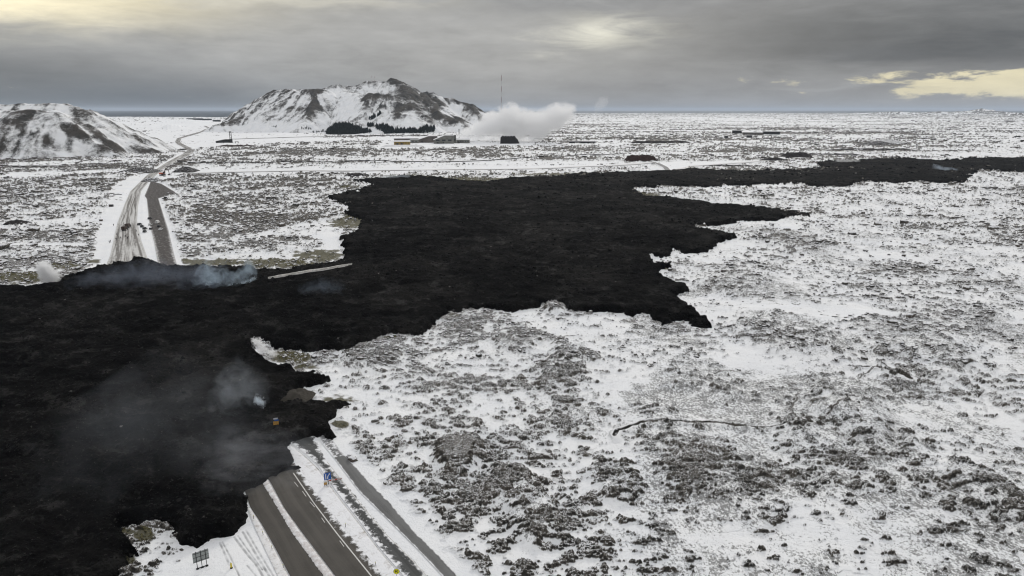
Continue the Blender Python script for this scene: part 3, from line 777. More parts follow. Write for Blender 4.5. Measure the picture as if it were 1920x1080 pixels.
# ------------------------------------------------------------------ road ribbons
def ribbon(name, edges, z, mat, cols=8, step=2.0, lift=None):
    L, Rr_ = W2(edges[0]), W2(edges[1])
    def resample(p, n):
        p = np.array(p); s = np.concatenate([[0], np.cumsum(np.hypot(*np.diff(p, axis=0).T))]); t = np.linspace(0, s[-1], n)
        return np.stack([np.interp(t, s, p[:, 0]), np.interp(t, s, p[:, 1])], 1), s[-1]
    _, l1 = resample(L, 2); n = max(4, int(l1 / step))
    a, l1 = resample(L, n); b, _ = resample(Rr_, n)
    u = np.linspace(0, 1, cols)[None, :]
    X = a[:, 0:1] * (1 - u) + b[:, 0:1] * u; Y = a[:, 1:2] * (1 - u) + b[:, 1:2] * u
    Z = np.full_like(X, z)
    v = np.repeat(np.linspace(0, l1, n)[:, None], cols, 1)
    wd = np.hypot(a[:, 0] - b[:, 0], a[:, 1] - b[:, 1])[:, None]
    me = grid_mesh(name, X, Y, Z, None, {'across': np.repeat(u, n, 0), 'along': v, 'fromedge': np.minimum(u, 1 - u) * wd, 'leftm': u * wd, 'rightm': (1 - u) * wd})
    return link(name, me, mat, kind='structure')
def road_mat(name, asphalt, snowedge_l, snowedge_r, snowy=0.0, frag=1.2, ruts=0.0, snowcol=(.84, .84, .85), rutn=6.0):
    mt, N = newmat(name); o = N.obj()
    n = N.noise(o, .5, 6, .65); n2 = N.noise(o, 3.0, 4, .6); nb = N.noise(o, .12, 4, .6)
    col = N.mix(N.ss(nb, .35, .65), [x * .88 for x in asphalt], [x * 1.12 for x in asphalt])
    col = N.mix(N.m('MULTIPLY', N.ss(n2, .4, .7), .25), col, [x * 1.5 for x in asphalt])
    cw = N.n('ShaderNodeCombineXYZ'); N.link(N.attr('leftm'), cw.inputs[0]); N.link(N.attr('along'), cw.inputs[1])
    wear = N.noise(N.mapping(cw.outputs[0], (.55, .012, 1)), 1.0, 4, .6)
    col = N.mix(N.m('MULTIPLY', N.ss(wear, .42, .62), .55), col, [x * 1.55 for x in asphalt]); col = N.mix(N.m('MULTIPLY', N.ss(wear, .45, .32), .5), col, [x * .62 for x in asphalt])
    jit = N.m('MULTIPLY', N.m('SUBTRACT', n, .5), frag * 3)
    el = N.ss(N.m('ADD', N.attr('leftm'), jit), snowedge_l + .12 + .28 * frag, snowedge_l - .12 - .12 * frag) if snowedge_l is not None else 0.0
    er = N.ss(N.m('ADD', N.attr('rightm'), jit), snowedge_r + .12 + .28 * frag, snowedge_r - .12 - .12 * frag) if snowedge_r is not None else 0.0
    f = N.m('MAXIMUM', el, er)
    if ruts:
        cx_ = N.n('ShaderNodeCombineXYZ'); N.link(N.attr('across'), cx_.inputs[0]); N.link(N.attr('along'), cx_.inputs[1])
        rn = N.noise(N.mapping(cx_.outputs[0], (rutn, .010, 1)), 1.0, 5, .6, .3)
        rr = N.ss(N.m('ADD', rn, N.m('MULTIPLY', N.m('SUBTRACT', n, .5), .35)), .42, .60)
        f = N.m('MAXIMUM', f, N.m('MULTIPLY', rr, ruts))
    if snowy:
        f = N.m('MAXIMUM', f, N.m('MULTIPLY', N.ss(N.m('ADD', N.m('MULTIPLY', n, .7), N.m('MULTIPLY', n2, .3)), .62 - snowy * .25, .68 - snowy * .2), .9))
    col = N.mix(f, col, snowcol)
    N.surf(col, .8, N.bump(N.m('ADD', n2, N.m('MULTIPLY', f, .8)), .4, .12), .25)
    return mt
A_CLEAN = road_mat('road_asphalt', (.066, .060, .052), None, None, 0, .15)
A_MAIN = road_mat('road_asphalt_main', (.070, .064, .056), None, .35, 0, 2.2)
A_OLD = road_mat('road_asphalt_snowy', (.060, .061, .060), .55, .35, .13, 2.2)
A_PATH = road_mat('path_asphalt', (.125, .125, .123), .15, .1, .0, .5)
ribbon('road', road_edges['R1'], .02, A_CLEAN); ribbon('road', road_edges['R2'], .02, A_MAIN)
ribbon('road', road_edges['R3'], .03, A_OLD, 10, 1.5)
pe = road_edges['R4']
ribbon('path', (pe[0][2:], pe[1][2:]), .03, A_PATH)
A_PATHS = road_mat('path_snowed', (.15, .15, .15), .3, .2, .55, 1.0)
ribbon('path', (pe[0][:3], pe[1][:3]), .03, A_PATHS)
A_FAR = road_mat('far_road_graded', (.16, .15, .138), .8, .8, .15, 3.0, .95, (.62, .61, .59), 9.0)
A_GRAV = road_mat('dark_gravel', (.056, .049, .045), .6, .6, .26, 3.4, .0, (.55, .54, .53), 7)
ribbon('road', far_edges['F1'], .05, A_FAR, 24, 4.0); 
ribbon('gravel_strip', far_edges['F2'], .05, A_GRAV, 12, 4.0)
def line_edges(pts, hw, pxw=False):
    P_ = [Vector(G(a, b)[:2] if pxw is False else (a, b)) for a, b in pts]; Lh, Rh = [], []
    for i, p in enumerate(P_):
        t = (P_[min(i + 1, len(P_) - 1)] - P_[max(i - 1, 0)]).normalized(); n = Vector((-t.y, t.x))
        Lh.append(p + n * hw); Rh.append(p - n * hw)
    return Lh, Rh
def strip(name, pts, hw, z, mat, **kw):
    Lh, Rh = line_edges(pts, hw); n = len(Lh)
    vs = [(p.x, p.y, z) for p in Lh] + [(p.x, p.y, z) for p in Rh]
    me = bpy.data.meshes.new(name); me.from_pydata(vs, [], [[i, i + 1, n + i + 1, n + i] for i in range(n - 1)])
    return link(name, me, mat, **kw)
mt, N = newmat('worn_white_line'); nn = N.noise(N.obj(), 1.5, 5, .7)
N.surf(N.mix(N.ss(nn, .30, .45), (.22, .21, .20), (.62, .61, .58)), .7); M_LINE = mt
strip('road_marking', [(550,887),(589,944),(633,1002),(696,1080),(760,1160),(860,1300)], .13, .035, M_LINE, kind='structure')
for a, b in (((552,904),(559,913)), ((567,921),(574,931)), ((581,941),(590,951)), ((603,968),(611,978)), ((632,1000),(642,1013)), ((672,1045),(683,1060))):
    pass
def dashes():
    mb = MB()
    pts = []
    for a, b in (((552,904),(559,913)), ((567,921),(574,931)), ((581,941),(590,951)), ((603,971),(609,980)), ((637,1014),(645,1025))):
        Lh, Rh = line_edges([a, b], .07)
        mb.add([(Lh[0].x, Lh[0].y, .035), (Lh[1].x, Lh[1].y, .035), (Rh[1].x, Rh[1].y, .035), (Rh[0].x, Rh[0].y, .035)], [[0, 1, 2, 3]])
    return mb
dashes().build('road_marking', M_LINE, kind='structure')
strip('road_marking', [(613,866),(640,900),(672,941),(722,1000),(775,1053),(800,1080),(880,1165)], .09, .045, M_LINE, kind='structure')
# median and verge: ploughed snow, raised a little
mt, N = newmat('ploughed_verge_snow'); o = N.obj()
n1 = N.noise(o, .8, 6, .7); n2 = N.noise(o, 3.5, 4, .7)
cs = N.mix(N.ss(n1, .35, .7), (.60, .56, .54), (.88, .88, .88)); cs = N.mix(N.ss(n2, .60, .78), cs, (.20, .18, .16))
fe = N.ss(N.m('ADD', N.attr('fromedge'), N.m('MULTIPLY', N.m('SUBTRACT', n1, .5), 1.2)), .0, .10)
cs = N.mix(fe, (.07, .065, .06), cs)
N.surf(cs, .9, N.bump(N.m('ADD', n1, n2), .6, .3), .2); M_VERGE = mt
def bank(name, L, Rr_, zc, z0, mat):
    o_ = ribbon(name, (L, Rr_), z0, mat, 9, .8)
    me = o_.data; n = len(me.vertices); co = np.zeros(n * 3, np.float32); me.vertices.foreach_get('co', co); co = co.reshape(-1, 3)
    ac = np.zeros(n, np.float32); me.attributes['across'].data.foreach_get('value', ac)
    co[:, 2] = z0 + zc * np.sin(np.pi * ac) ** .7 * (1 + .5 * fbm(co[:, 0].astype(float), co[:, 1].astype(float), 2.5, 3, 7))
    me.vertices.foreach_set('co', co.ravel()); me.update(); return o_
bank('snow_bank', road_edges['R1'][1], road_edges['R2'][0], .25, .025, M_VERGE)
mt2, N = newmat('fluffy_verge_snow'); o = N.obj()
n1 = N.noise(o, .5, 7, .68, 1.0); n2 = N.noise(o, 2.5, 5, .7)
cs = N.mix(N.ss(n1, .26, .50), (.50, .47, .44), (.87, .87, .88)); cs = N.mix(N.m('MULTIPLY', N.ss(n2, .6, .8), .6), cs, (.25, .23, .20))
N.surf(cs, .9, N.bump(N.m('ADD', n1, N.m('MULTIPLY', n2, .4)), .7, .5), .2)
bank('snow_bank', road_edges['R2'][1], road_edges['R3'][0], .05, .034, mt2)
mt3, N = newmat('shoulder_snow'); o = N.obj()
n1 = N.noise(o, .9, 6, .7); n2 = N.noise(o, .25, 4, .6)
cs = N.mix(N.ss(n1, .45, .7), (.78, .77, .76), (.50, .47, .44)); cs = N.mix(N.m('MULTIPLY', N.ss(n2, .4, .7), .5), cs, (.86, .86, .86))
N.surf(cs, .9, N.bump(n1, .5, .2), .2)
bank('snow_bank', [(462,950),(478,990),(497,1030),(521,1080),(560,1160)], [(469.5,952),(489,980),(514,1024),(544,1080),(590,1160)], .15, .02, mt3)

# far roads and tracks
A_TRK = road_mat('far_track', (.14, .13, .12), .8, .8, 0, 1.2, .5, (.66, .65, .63), 4)
M_SNOWROAD = road_mat('snow_road', (.62, .61, .6), 1.0, 1.0, .2, 2.0)
def track(pts, hw, mat, z=.6, name='road'):
    Lh, Rh = line_edges(pts, hw)
    def sub(P_):
        P_ = np.array([(p.x, p.y) for p in P_]); s = np.concatenate([[0], np.cumsum(np.hypot(*np.diff(P_, axis=0).T))])
        t = np.linspace(0, s[-1], 120); return np.stack([np.interp(t, s, P_[:, 0]), np.interp(t, s, P_[:, 1])], 1), s[-1]
    a, l1 = sub(Lh); b, _ = sub(Rh); u = np.linspace(0, 1, 5)[None, :]
    X = a[:, 0:1] * (1 - u) + b[:, 0:1] * u; Y = a[:, 1:2] * (1 - u) + b[:, 1:2] * u
    zc = np.array([max(zground(X[i, 2], Y[i, 2]), zmount(X[i, 2], Y[i, 2]) - .5) for i in range(len(X))])
    k = np.ones(9) / 9; zc = np.convolve(np.pad(zc, 4, 'edge'), k, 'valid')
    Z = np.repeat(zc[:, None], 5, 1) + z
    me = grid_mesh(name, X, Y, Z, None, {'across': np.repeat(u, 120, 0), 'along': np.repeat(np.linspace(0, l1, 120)[:, None], 5, 1), 'fromedge': np.repeat(np.minimum(u, 1 - u) * hw * 2, 120, 0),
        'leftm': np.repeat(u * hw * 2, 120, 0), 'rightm': np.repeat((1 - u) * hw * 2, 120, 0)})
    return link(name, me, mat, kind='structure')
track([(361,284),(350,277),(337,270),(333,266),(336,260),(352,254),(378,247),(390,243),(392,240),(384,236)], 7, A_TRK)
track([(358,286),(330,285),(305,281),(285,274)], 5, A_TRK, 1.0)
track([(1206,303),(1224,305),(1238,309),(1247,314),(1252,320)], 5, road_mat('mid_road', (.16, .16, .16), 1, 1, 0, .8), .8)
track([(1215,303),(1300,309),(1262,319)], .1, M_SNOWROAD, .1)
track([(1262,320),(1300,312),(1380,306),(1450,301),(1560,293),(1640,288),(1720,279)], 5, M_SNOWROAD, .8)
track([(340,326),(420,322.5),(560,321),(700,320),(1000,317),(1150,311),(1228,305)], 6, M_SNOWROAD, .8)
kr = road_mat('kipuka_road', (.42, .40, .37), .3, .3, .5, .8, 0, (.62, .6, .57))
kp_ = []
for a_, b_ in [(503,522),(540,515.5),(580,510),(612,505.5),(642,500),(664,496)]:
    zt = 4.0
    for _ in range(4):
        gx_, gy_, _z = G(a_, b_, zt); zt = zlava(gx_, gy_) * .5 + zt * .5
    kp_.append((gx_, gy_, max(zt, 3.4) + .9))
vs = []
for q in range(len(kp_) - 1):
    for k in range(6):
        t_ = k / 6; vs.append([kp_[q][c_] * (1 - t_) + kp_[q + 1][c_] * t_ for c_ in range(3)])
va = np.array(vs); sd_ = np.arange(len(va)) * 1.0
off = np.linspace(-2.6, 2.6, 7)[None, :]
tw = (.25 + .75 * np.clip(np.sin(np.pi * np.linspace(.03, .97, len(va))) * 1.8, 0, 1) * (1 + .35 * fbm(va[:, 0], va[:, 1], 9, 2, 5)))[:, None] * .52
XK = va[:, 0:1] + 0 * off; YK = va[:, 1:2] + off * tw; uu_ = np.linspace(0, 1, 7)[None, :] + 0 * XK
ZK = va[:, 2:3] - 1.2 * np.abs(off / 2.6) ** 3 + .15 * fbm(XK, YK, 3, 2, 9)
link('road', grid_mesh('road', XK, YK, ZK, None, {'across': uu_, 'along': sd_[:, None] + 0 * XK, 'fromedge': np.minimum(uu_, 1 - uu_) * 5.2, 'leftm': uu_ * 5.2, 'rightm': (1 - uu_) * 5.2}), kr, kind='structure')

# ------------------------------------------------------------------ loose lava rocks standing out of the snow (nobody could count them)
rng = np.random.default_rng(5)
def ico(sub):
    import bmesh
    bm = bmesh.new(); bmesh.ops.create_icosphere(bm, subdivisions=sub, radius=1.0)
    v = np.array([p.co[:] for p in bm.verts]); f = np.array([[q.index for q in p.verts] for p in bm.faces]); bm.free(); return v, f
def scatter(name, ymin, ymax, count, px_lo, px_hi, sub, mat, seed, bias=0.0):
    r = np.random.default_rng(seed)
    rows = np.where((Yr > ymin) & (Yr < ymax))[0]
    # rows are even in picture height only if weighted by it: pick a picture row, then the nearest mesh row
    _, pyr = proj(0, Yr[rows], 0.0)
    ys = r.uniform(pyr.min(), pyr.max(), count * 5); order = np.argsort(pyr)
    ri = rows[order][np.clip(np.searchsorted(pyr[order], ys), 0, len(rows) - 1)]
    ci = r.integers(2, len(U) - 2, count * 5)
    x, y, z, e = GX[ri, ci], GY[ri, ci], GZ[ri, ci], GE[ri, ci]
    ppx, _ = proj(x, y, z)
    p = 1 / (1 + np.exp(-(e + bias) * 4.5)) * (np.abs(ppx - 960) < 1150)
    ok = (r.random(len(x)) < p) & (e > -1.0) & (z > -6)
    x, y, z, e = x[ok], y[ok], z[ok], e[ok]
    ok = sdist(x, y, LAVA) < -1.0
    hm = np.array([zmount(a, b) for a, b in zip(x, y)]); ok &= hm < 3
    x, y, z, e = x[ok][:count], y[ok][:count], z[ok][:count], e[ok][:count]; n = len(x)
    dist = np.hypot(x, y)
    w = np.exp(r.normal(0, .45, n)) * (px_lo + (px_hi - px_lo) * r.random(n) ** 2) * dist / FPX * .5
    w *= .8 + .35 * np.clip(e, -.5, 1.5)
    bv, bf = ico(sub); nv = len(bv)
    V = np.repeat(bv[None], n, 0)
    V = V * (1 + .30 * r.normal(0, 1, (n, nv, 1)).clip(-1.4, 1.4) * (1.0 if sub == 1 else .75))
    sx_ = w * r.uniform(.75, 1.4, n); sy_ = w * r.uniform(.7, 1.2, n); sz_ = w * r.uniform(.35, .8, n) * (1.0 - .35 * (dist > 700))
    V = V * np.stack([sx_, sy_, sz_], -1)[:, None, :]
    an = r.normal(0, .6, n); ca, sa = np.cos(an)[:, None], np.sin(an)[:, None]
    X = V[..., 0] * ca - V[..., 1] * sa + x[:, None]; Y = V[..., 0] * sa + V[..., 1] * ca + y[:, None]
    Z = V[..., 2] + (z - .0 * sz_)[:, None]
    co = np.stack([X, Y, Z], -1).reshape(-1, 3)
    F = (bf[None] + (np.arange(n) * nv)[:, None, None]).reshape(-1, 3)
    me = bpy.data.meshes.new(name); me.vertices.add(len(co)); me.vertices.foreach_set('co', co.astype(np.float32).ravel())
    me.loops.add(F.size); me.loops.foreach_set('vertex_index', F.astype(np.int32).ravel())
    me.polygons.add(len(F)); me.polygons.foreach_set('loop_start', np.arange(0, F.size, 3, dtype=np.int32)); me.update(calc_edges=True)
    return link(name, me, mat, kind='stuff', label='dark lava rocks with snow on their tops scattered over the snowfield')
mt, N = newmat('snow_capped_rock'); o = N.obj()
geo = N.n('ShaderNodeNewGeometry'); sx = N.n('ShaderNodeSeparateXYZ'); N.link(geo.outputs['Normal'], sx.inputs[0])
n1 = N.noise(o, .9, 5, .7); n2 = N.noise(o, .06, 3, .6); n3 = N.noise(o, 4.0, 3, .7)
rk = N.mix(N.ss(n2, .4, .6), (.038, .037, .034), (.085, .070, .058)); rk = N.mix(N.ss(n1, .45, .7), rk, (.16, .145, .12))
cap = N.ss(N.m('ADD', sx.outputs[2], N.m('ADD', N.m('MULTIPLY', N.m('SUBTRACT', n1, .5), 1.1), N.m('MULTIPLY', N.m('SUBTRACT', n3, .5), .5))), .52, .72)
N.surf(N.mix(N.m('MULTIPLY', cap, .95), rk, (.80, .80, .81)), .9, N.bump(N.m('ADD', n1, n3), .6, .3), .15)
M_ROCK = mt
scatter('lava_rocks', 86, 330, 1800, 1.0, 3.0, 2, M_ROCK, 11, -.25)
scatter('lava_rocks', 230, 800, 26000, 1.3, 3.8, 1, M_ROCK, 12, -.1)
scatter('lava_rocks', 700, 3600, 44000, .9, 3.0, 1, M_ROCK, 13, .1)
scatter('lava_rocks', 3000, 9000, 3000, .8, 2.2, 1, M_ROCK, 14, .1)

# ------------------------------------------------------------------ materials for the things
M_DARK = simple('dark_paint', (.02, .02, .022), .5); M_BLACK = simple('black_rubber', (.012, .012, .012), .8)
M_BROWN = simple('dark_brown_paint', (.045, .028, .022), .6); M_WHITE = simple('white_paint', (.72, .72, .70), .5, 3, .08)
M_GREY = simple('grey_cladding', (.16, .16, .145), .7, .1); M_GREY2 = simple('dull_brown_cladding', (.12, .105, .095), .7, .1)
M_YEL = simple('ochre_cladding', (.26, .18, .045), .7, .1); M_SNOWR = simple('roof_snow', (.78, .78, .79), .9, .2, .06)
M_GLASS = simple('dark_glass', (.015, .02, .025), .15, 3, .2, 0, .6); M_STEEL = simple('galvanised_steel', (.25, .26, .26), .45, 2, .2, .6)
M_RED = simple('red_paint', (.42, .04, .025), .5); M_ORANGE = simple('orange_red_paint', (.36, .07, .025), .5)
M_SIGNY = simple('sign_yellow', (.85, .80, .02), .45, 2, .04); M_SIGNB = simple('sign_blue', (.012, .09, .36), .4, 2, .1)
M_ALU = simple('sign_back_aluminium', (.30, .32, .31), .5, 2, .15, .2); M_AMB = simple('amber_panel', (.42, .24, .06), .6)
M_TREE = simple('dark_spruce_needles', (.010, .015, .014), .95, .4, .5, 0, .05)
M_BLK = simple('black_lava_cladding', (.022, .020, .019), .9, .3, .4)
def at(px, py): x, y, _ = G(px, py); return x, y, zground(x, y)
def yaw(x, y): return -math.atan2(x, y)

# ---- cars
def wheels(root, xs, ys, r, mat=None):
    for x in xs:
        for y in ys:
            w = MB().tube((x, y - .12, r), (x, y + .12, r), r, n=14).build('wheel', M_BLACK, root)
            MB().tube((x, y - .14, r), (x, y + .14, r), r * .5, n=10).build('rim', M_STEEL, w)
def car(loc, rz, label, body=M_DARK, snow=False, kind='car', group='vehicles parked on the gravel by the road'):
    t = empty('parked_car', loc, label, kind, rz, group)
    b = MB().prism([(-2.25,.35),(-2.3,.75),(-2.1,.98),(-1.0,1.05),(1.0,1.05),(2.0,.92),(2.28,.7),(2.25,.35)], -.9, .9).build('body', body, t, bevel=.05)
    MB().prism([(-2.05,1.0),(-1.75,1.55),(.35,1.6),(1.05,1.03)], -.78, .78).build('cabin', M_GLASS, t)
    MB().prism([(-1.82,1.52),(-1.72,1.66),(.30,1.69),(.48,1.55)], -.75, .75).build('roof', M_SNOWR if snow else body, t)
    for y in (-.6, .6): MB().box((2.27, y, .72), (.06, .3, .14)).build('headlight', M_WHITE, t)
    wheels(t, (-1.4, 1.4), (-.82, .82), .36)
    return t
def van(loc, rz, label, body=M_WHITE, name='parked_van'):
    t = empty(name, loc, label, 'van', rz, 'vehicles parked on the gravel by the road')
    MB().prism([(-2.7,.4),(-2.75,2.2),(-2.6,2.35),(1.4,2.35),(1.95,1.5),(2.7,1.2),(2.75,.4)], -1.0, 1.0).build('body', body, t, bevel=.06)
    MB().prism([(1.45,2.2),(1.95,1.52),(2.02,1.52),(1.52,2.22)], -.85, .85).build('windscreen', M_GLASS, t)
    MB().box((.9, 0, 1.75), (.9, 2.03, .55)).build('side_window', M_GLASS, t)
    MB().box((-2.76, 0, 1.7), (.04, 1.6, .6)).build('rear_window', M_GLASS, t)
    wheels(t, (-1.7, 1.7), (-.9, .9), .4)
    return t
def truck(loc, rz, label):
    t = empty('parked_truck', loc, label, 'truck', rz, 'trucks standing in the middle of the rutted road')
    MB().box((-1.2, 0, 2.1), (4.6, 2.5, 2.5)).build('cargo_box', M_BROWN, t, bevel=.04)
    c = MB().prism([(1.3,.6),(1.3,2.7),(2.4,2.75),(3.1,1.7),(3.2,.6)], -1.15, 1.15).build('cab', M_DARK, t, bevel=.05)
    MB().prism([(2.46,2.62),(3.04,1.75),(3.1,1.78),(2.52,2.68)], -1.0, 1.0).build('windscreen', M_GLASS, c)
    MB().box((0, 0, .75), (6.2, 1.0, .25)).build('chassis', M_BLACK, t)
    wheels(t, (-2.3, -1.1, 2.2), (-1.05, 1.05), .48)
    return t
def rd(px, py): x, y, _ = G(px, py); return (x, y, .06)
face = R(98)
truck(rd(234.5, 432), face, 'dark brown box truck standing left of the tyre ruts')
truck(rd(240.5, 427), R(100), 'second dark brown truck, just behind and right of the first')
cars = [((262,422),'black car at the far end of the row beside the ruts',M_DARK,False),((266.7,426),'black car second in the row beside the ruts',M_DARK,False),
 ((272,430),'wide black car third in the row beside the ruts',M_DARK,False),((271.5,435.5),'black car nearest the lava in the row beside the ruts',M_DARK,False),
 ((282.5,422.5),'white car on the snow left of the gravel strip',M_WHITE,False),((283,430),'dark car with a snowy roof below the white car',M_DARK,True),
 ((281,411),'dark car alone farthest up the gravel strip',M_DARK,False),((298,425.5),'black car between the white van and the nearest white car',M_DARK,False),
 ((301.5,431.5),'white car on the dark gravel nearest the lava',M_WHITE,True)]
for i, ((a, b), lab, m_, sn) in enumerate(cars): car(rd(a, b), face + R((i * 37) % 24 - 12), lab, m_, sn)
van(rd(295.5, 419), face, 'white van standing on the dark gravel strip')

# ---- excavator
x, y, z = at(305, 329.5)
ex = empty('excavator', (x, y, z + .4), 'orange red excavator with bent boom beside the far road', 'excavator', R(-8)); ex.scale = (1.6, 1.6, 1.6)
for sgn in (-1, 1):
    tr = MB().prism([(-2.2,.25),(-1.9,0),(1.9,0),(2.2,.25),(2.2,.7),(1.9,.95),(-1.9,.95),(-2.2,.7)], sgn * 1.25 - .3, sgn * 1.25 + .3).build('crawler_track', M_BLACK, ex)
MB().tube((0, 0, .9), (0, 0, 1.2), .8, n=16).build('turntable', M_DARK, ex)
MB().box((-.9, 0, 1.9), (3.2, 2.7, 1.3)).build('engine_house', M_ORANGE, ex, bevel=.08)
cb = MB().box((1.2, .75, 2.3), (1.5, 1.1, 2.0)).build('cab', M_ORANGE, ex, bevel=.06)
MB().box((1.25, .75, 2.6), (1.55, 1.15, 1.0)).build('window', M_GLASS, cb)
MB().tube((1.0, -.3, 1.7), (3.6, -.3, 5.2), .34, .30).build('boom', M_BROWN, ex)
st = MB().tube((3.6, -.3, 5.2), (6.3, -.3, 5.0), .30, .24).tube((6.3, -.3, 5.0), (6.8, -.3, 1.6), .24, .2).build('stick', M_BROWN, ex)
MB().tube((1.8, -.3, 1.5), (4.2, -.3, 4.6), .1).build('hydraulic_ram', M_STEEL, ex)
MB().prism([(6.4,1.7),(7.3,1.6),(7.2,.6),(6.2,.3),(6.0,.8)], -1.0, .4).build('bucket', M_DARK, ex)

# ---- crates and barrier on the snow left of the road
x, y, _ = G(208.8, 388); c = empty('container', (x, y, .0), 'small dark container alone on the snow left of the road', 'container', R(5))
MB().box((0, 0, 1.3), (3.4, 2.4, 2.4)).build('body', M_DARK, c, bevel=.05); MB().box((0, 0, 2.56), (3.3, 2.3, .1)).build('roof', M_SNOWR, c)
MB().box((-.8, -1.22, 1.3), (1.4, .05, 2.1)).build('door', M_BROWN, c)
x, y, _ = G(220.5, 366); c = empty('barrier', (x, y, 0), 'long low dark barrier lying on the snow by the bend', 'barrier', R(12))
MB().box((0, 0, .8), (8.5, .25, .7)).build('board', M_DARK, c)
for q in (-3.6, 0, 3.6): MB().box((q, 0, .4), (.2, .8, .8)).build('foot', M_BLACK, c)

# ---- people (one continuous skinned body with clothing children)
def person_mesh(pose):
    me = bpy.data.meshes.new('person_body')
    st = pose
    V = [(0,0,.95),(0,0,1.12),(0,.02,1.38),(0,.0,1.50),(0,.02,1.60),(0,.03,1.74), (-.10,0,.90),(-.12,st*.25,.50),(-.12,st*.35-.02,.08),(-.12,st*.35+.16,.04),
         (.10,0,.90),(.12,-st*.2,.50),(.12,-st*.4-.03,.08),(.12,-st*.4+.14,.04),(-.19,0,1.42),(-.26,-st*.12,1.16),(-.27,.08-st*.1,.92),(-.27,.12-st*.1,.84),(.19,0,1.42),(.26,st*.12,1.16),(.27,.1+st*.1,.92),(.27,.14+st*.1,.84)]
    Eg = [(0,1),(1,2),(2,3),(3,4),(4,5),(0,6),(6,7),(7,8),(8,9),(0,10),(10,11),(11,12),(12,13),(2,14),(14,15),(15,16),(16,17),(2,18),(18,19),(19,20),(20,21)]
    rad = [.17,.16,.18,.075,.095,.085,.11,.08,.055,.045,.11,.08,.055,.045,.085,.06,.045,.04,.085,.06,.045,.04]
    me.from_pydata(V, Eg, []); o = bpy.data.objects.new('tmp', me); C.objects.link(o)
    md = o.modifiers.new('s', 'SKIN'); o.modifiers.new('u', 'SUBSURF').levels = 1
    for i, r_ in enumerate(rad): me.skin_vertices[0].data[i].radius = (r_, r_)
    me.skin_vertices[0].data[0].use_root = True
    dg = bpy.context.evaluated_depsgraph_get(); dg.update()
    out = bpy.data.meshes.new_from_object(o.evaluated_get(dg)); bpy.data.objects.remove(o); return out
M_CLOTH = simple('dark_winter_clothes', (.022, .022, .026), .9, 6, .4)
M_HAT = simple('knit_hat', (.05, .045, .04), .9)
pm = [person_mesh(.0), person_mesh(.6)]
for m_ in pm: m_.materials.append(M_CLOTH)
ppl = [((213,424),'lone person in dark clothes standing on the white shoulder',0),((205.3,456),'person in dark clothes left in the pair on the shoulder',0),((207.6,455),'person in dark clothes right in the pair on the shoulder',1),
 ((219.6,442),'person walking along the left tyre ruts',1),((223.5,447.5),'person in dark clothes left in the group below the trucks',0),((227,448.5),'person in dark clothes second in the group below the trucks',0),
 ((233,445),'person in dark clothes below the brown box truck',1),((235.5,445),'person in dark clothes just right of the one below the truck',0),((239.3,448.5),'person in dark clothes at the left edge of the bare asphalt',0),
 ((242,447),'person in dark clothes standing on the bare asphalt',0),((218,451),'person in dark clothes nearest the lava beside the ruts',0),((256,435),'person in dark clothes right of the ruts below the car row',1),((260.5,443),'person in dark clothes striding right of the bare asphalt',1)]
for i, ((a, b), lab, k) in enumerate(ppl):
    x, y, _ = G(a, b); t = link('person', pm[k], None); t.location = (x, y, .03); t.rotation_euler = (0, 0, i * 1.3); tag(t, lab, 'person', 'people standing on the cut off road')
    t.scale = (1.12,) * 3
    h = MB().tube((0, .03, 1.74), (0, .03, 1.85), .105, .07, 10).build('hat', M_HAT, t)

# ---- signs near the drone
def post_sign(px, py):
    x, y, _ = G(px, py); return x, y
# three-post board seen from behind
a = Vector(G(370.7, 1068)); b = Vector(G(388.2, 1062)); mid = (a + b) / 2; dr = (b - a); an = math.atan2(dr.y, dr.x); L = dr.length
bd = empty('information_board', mid, 'large grey three post road sign seen from behind on the snow', 'road sign', an)
for k in (-.5, 0, .5):
    MB().tube((k * L, 0, 0), (k * L, 0, 4.1), .065, n=10).build('post', M_DARK, bd)
    MB().box((k * L, 0, .12), (.5, .5, .24)).build('footing', M_BLACK, bd)
MB().box((0, .1, 2.75), (L + 1.25, .05, 2.3)).build('panel', M_ALU, bd)
for zz in (1.85, 2.75, 3.6): MB().box((0, .05, zz), (L + 1.2, .05, .07)).build('rail', M_DARK, bd)
MB().tube((-.55 * L, 0, .25), (.55 * L, 0, .25), .09).build('base_bar', M_BLACK, bd)
# round yellow speed sign
def text(body, size, depth, mat, parent, loc, name='lettering'):
    cu = bpy.data.curves.new(name, 'FONT'); cu.body = body; cu.size = size; cu.extrude = depth; cu.align_x = 'CENTER'; cu.align_y = 'CENTER'; cu.offset = size * .02
    o = bpy.data.objects.new('tmp', cu); C.objects.link(o); dg = bpy.context.evaluated_depsgraph_get(); dg.update()
    me = bpy.data.meshes.new_from_object(o.evaluated_get(dg)); bpy.data.objects.remove(o)
    me.transform(Matrix.Rotation(math.pi / 2, 4, 'X')); me.materials.clear(); t = link(name, me, mat, parent); t.location = loc; return t
x, y = post_sign(744.5, 1094)
sg = empty('speed_sign', (x, y, 0), 'round yellow speed limit sign on a thin post', 'speed sign', yaw(x, y) - .15)
MB().tube((0, .05, 0), (0, .05, 3.1), .045).build('post', M_STEEL, sg)
q = MB().tube((0, 0, 2.75), (0, -.03, 2.75), .60, n=32).build('border', M_DARK, sg)
dsk = MB().tube((0, -.034, 2.75), (0, -.05, 2.75), .54, n=32).build('disc', M_SIGNY, sg)
text('90', .72, .01, M_DARK, dsk, (0, -.065, 2.75))
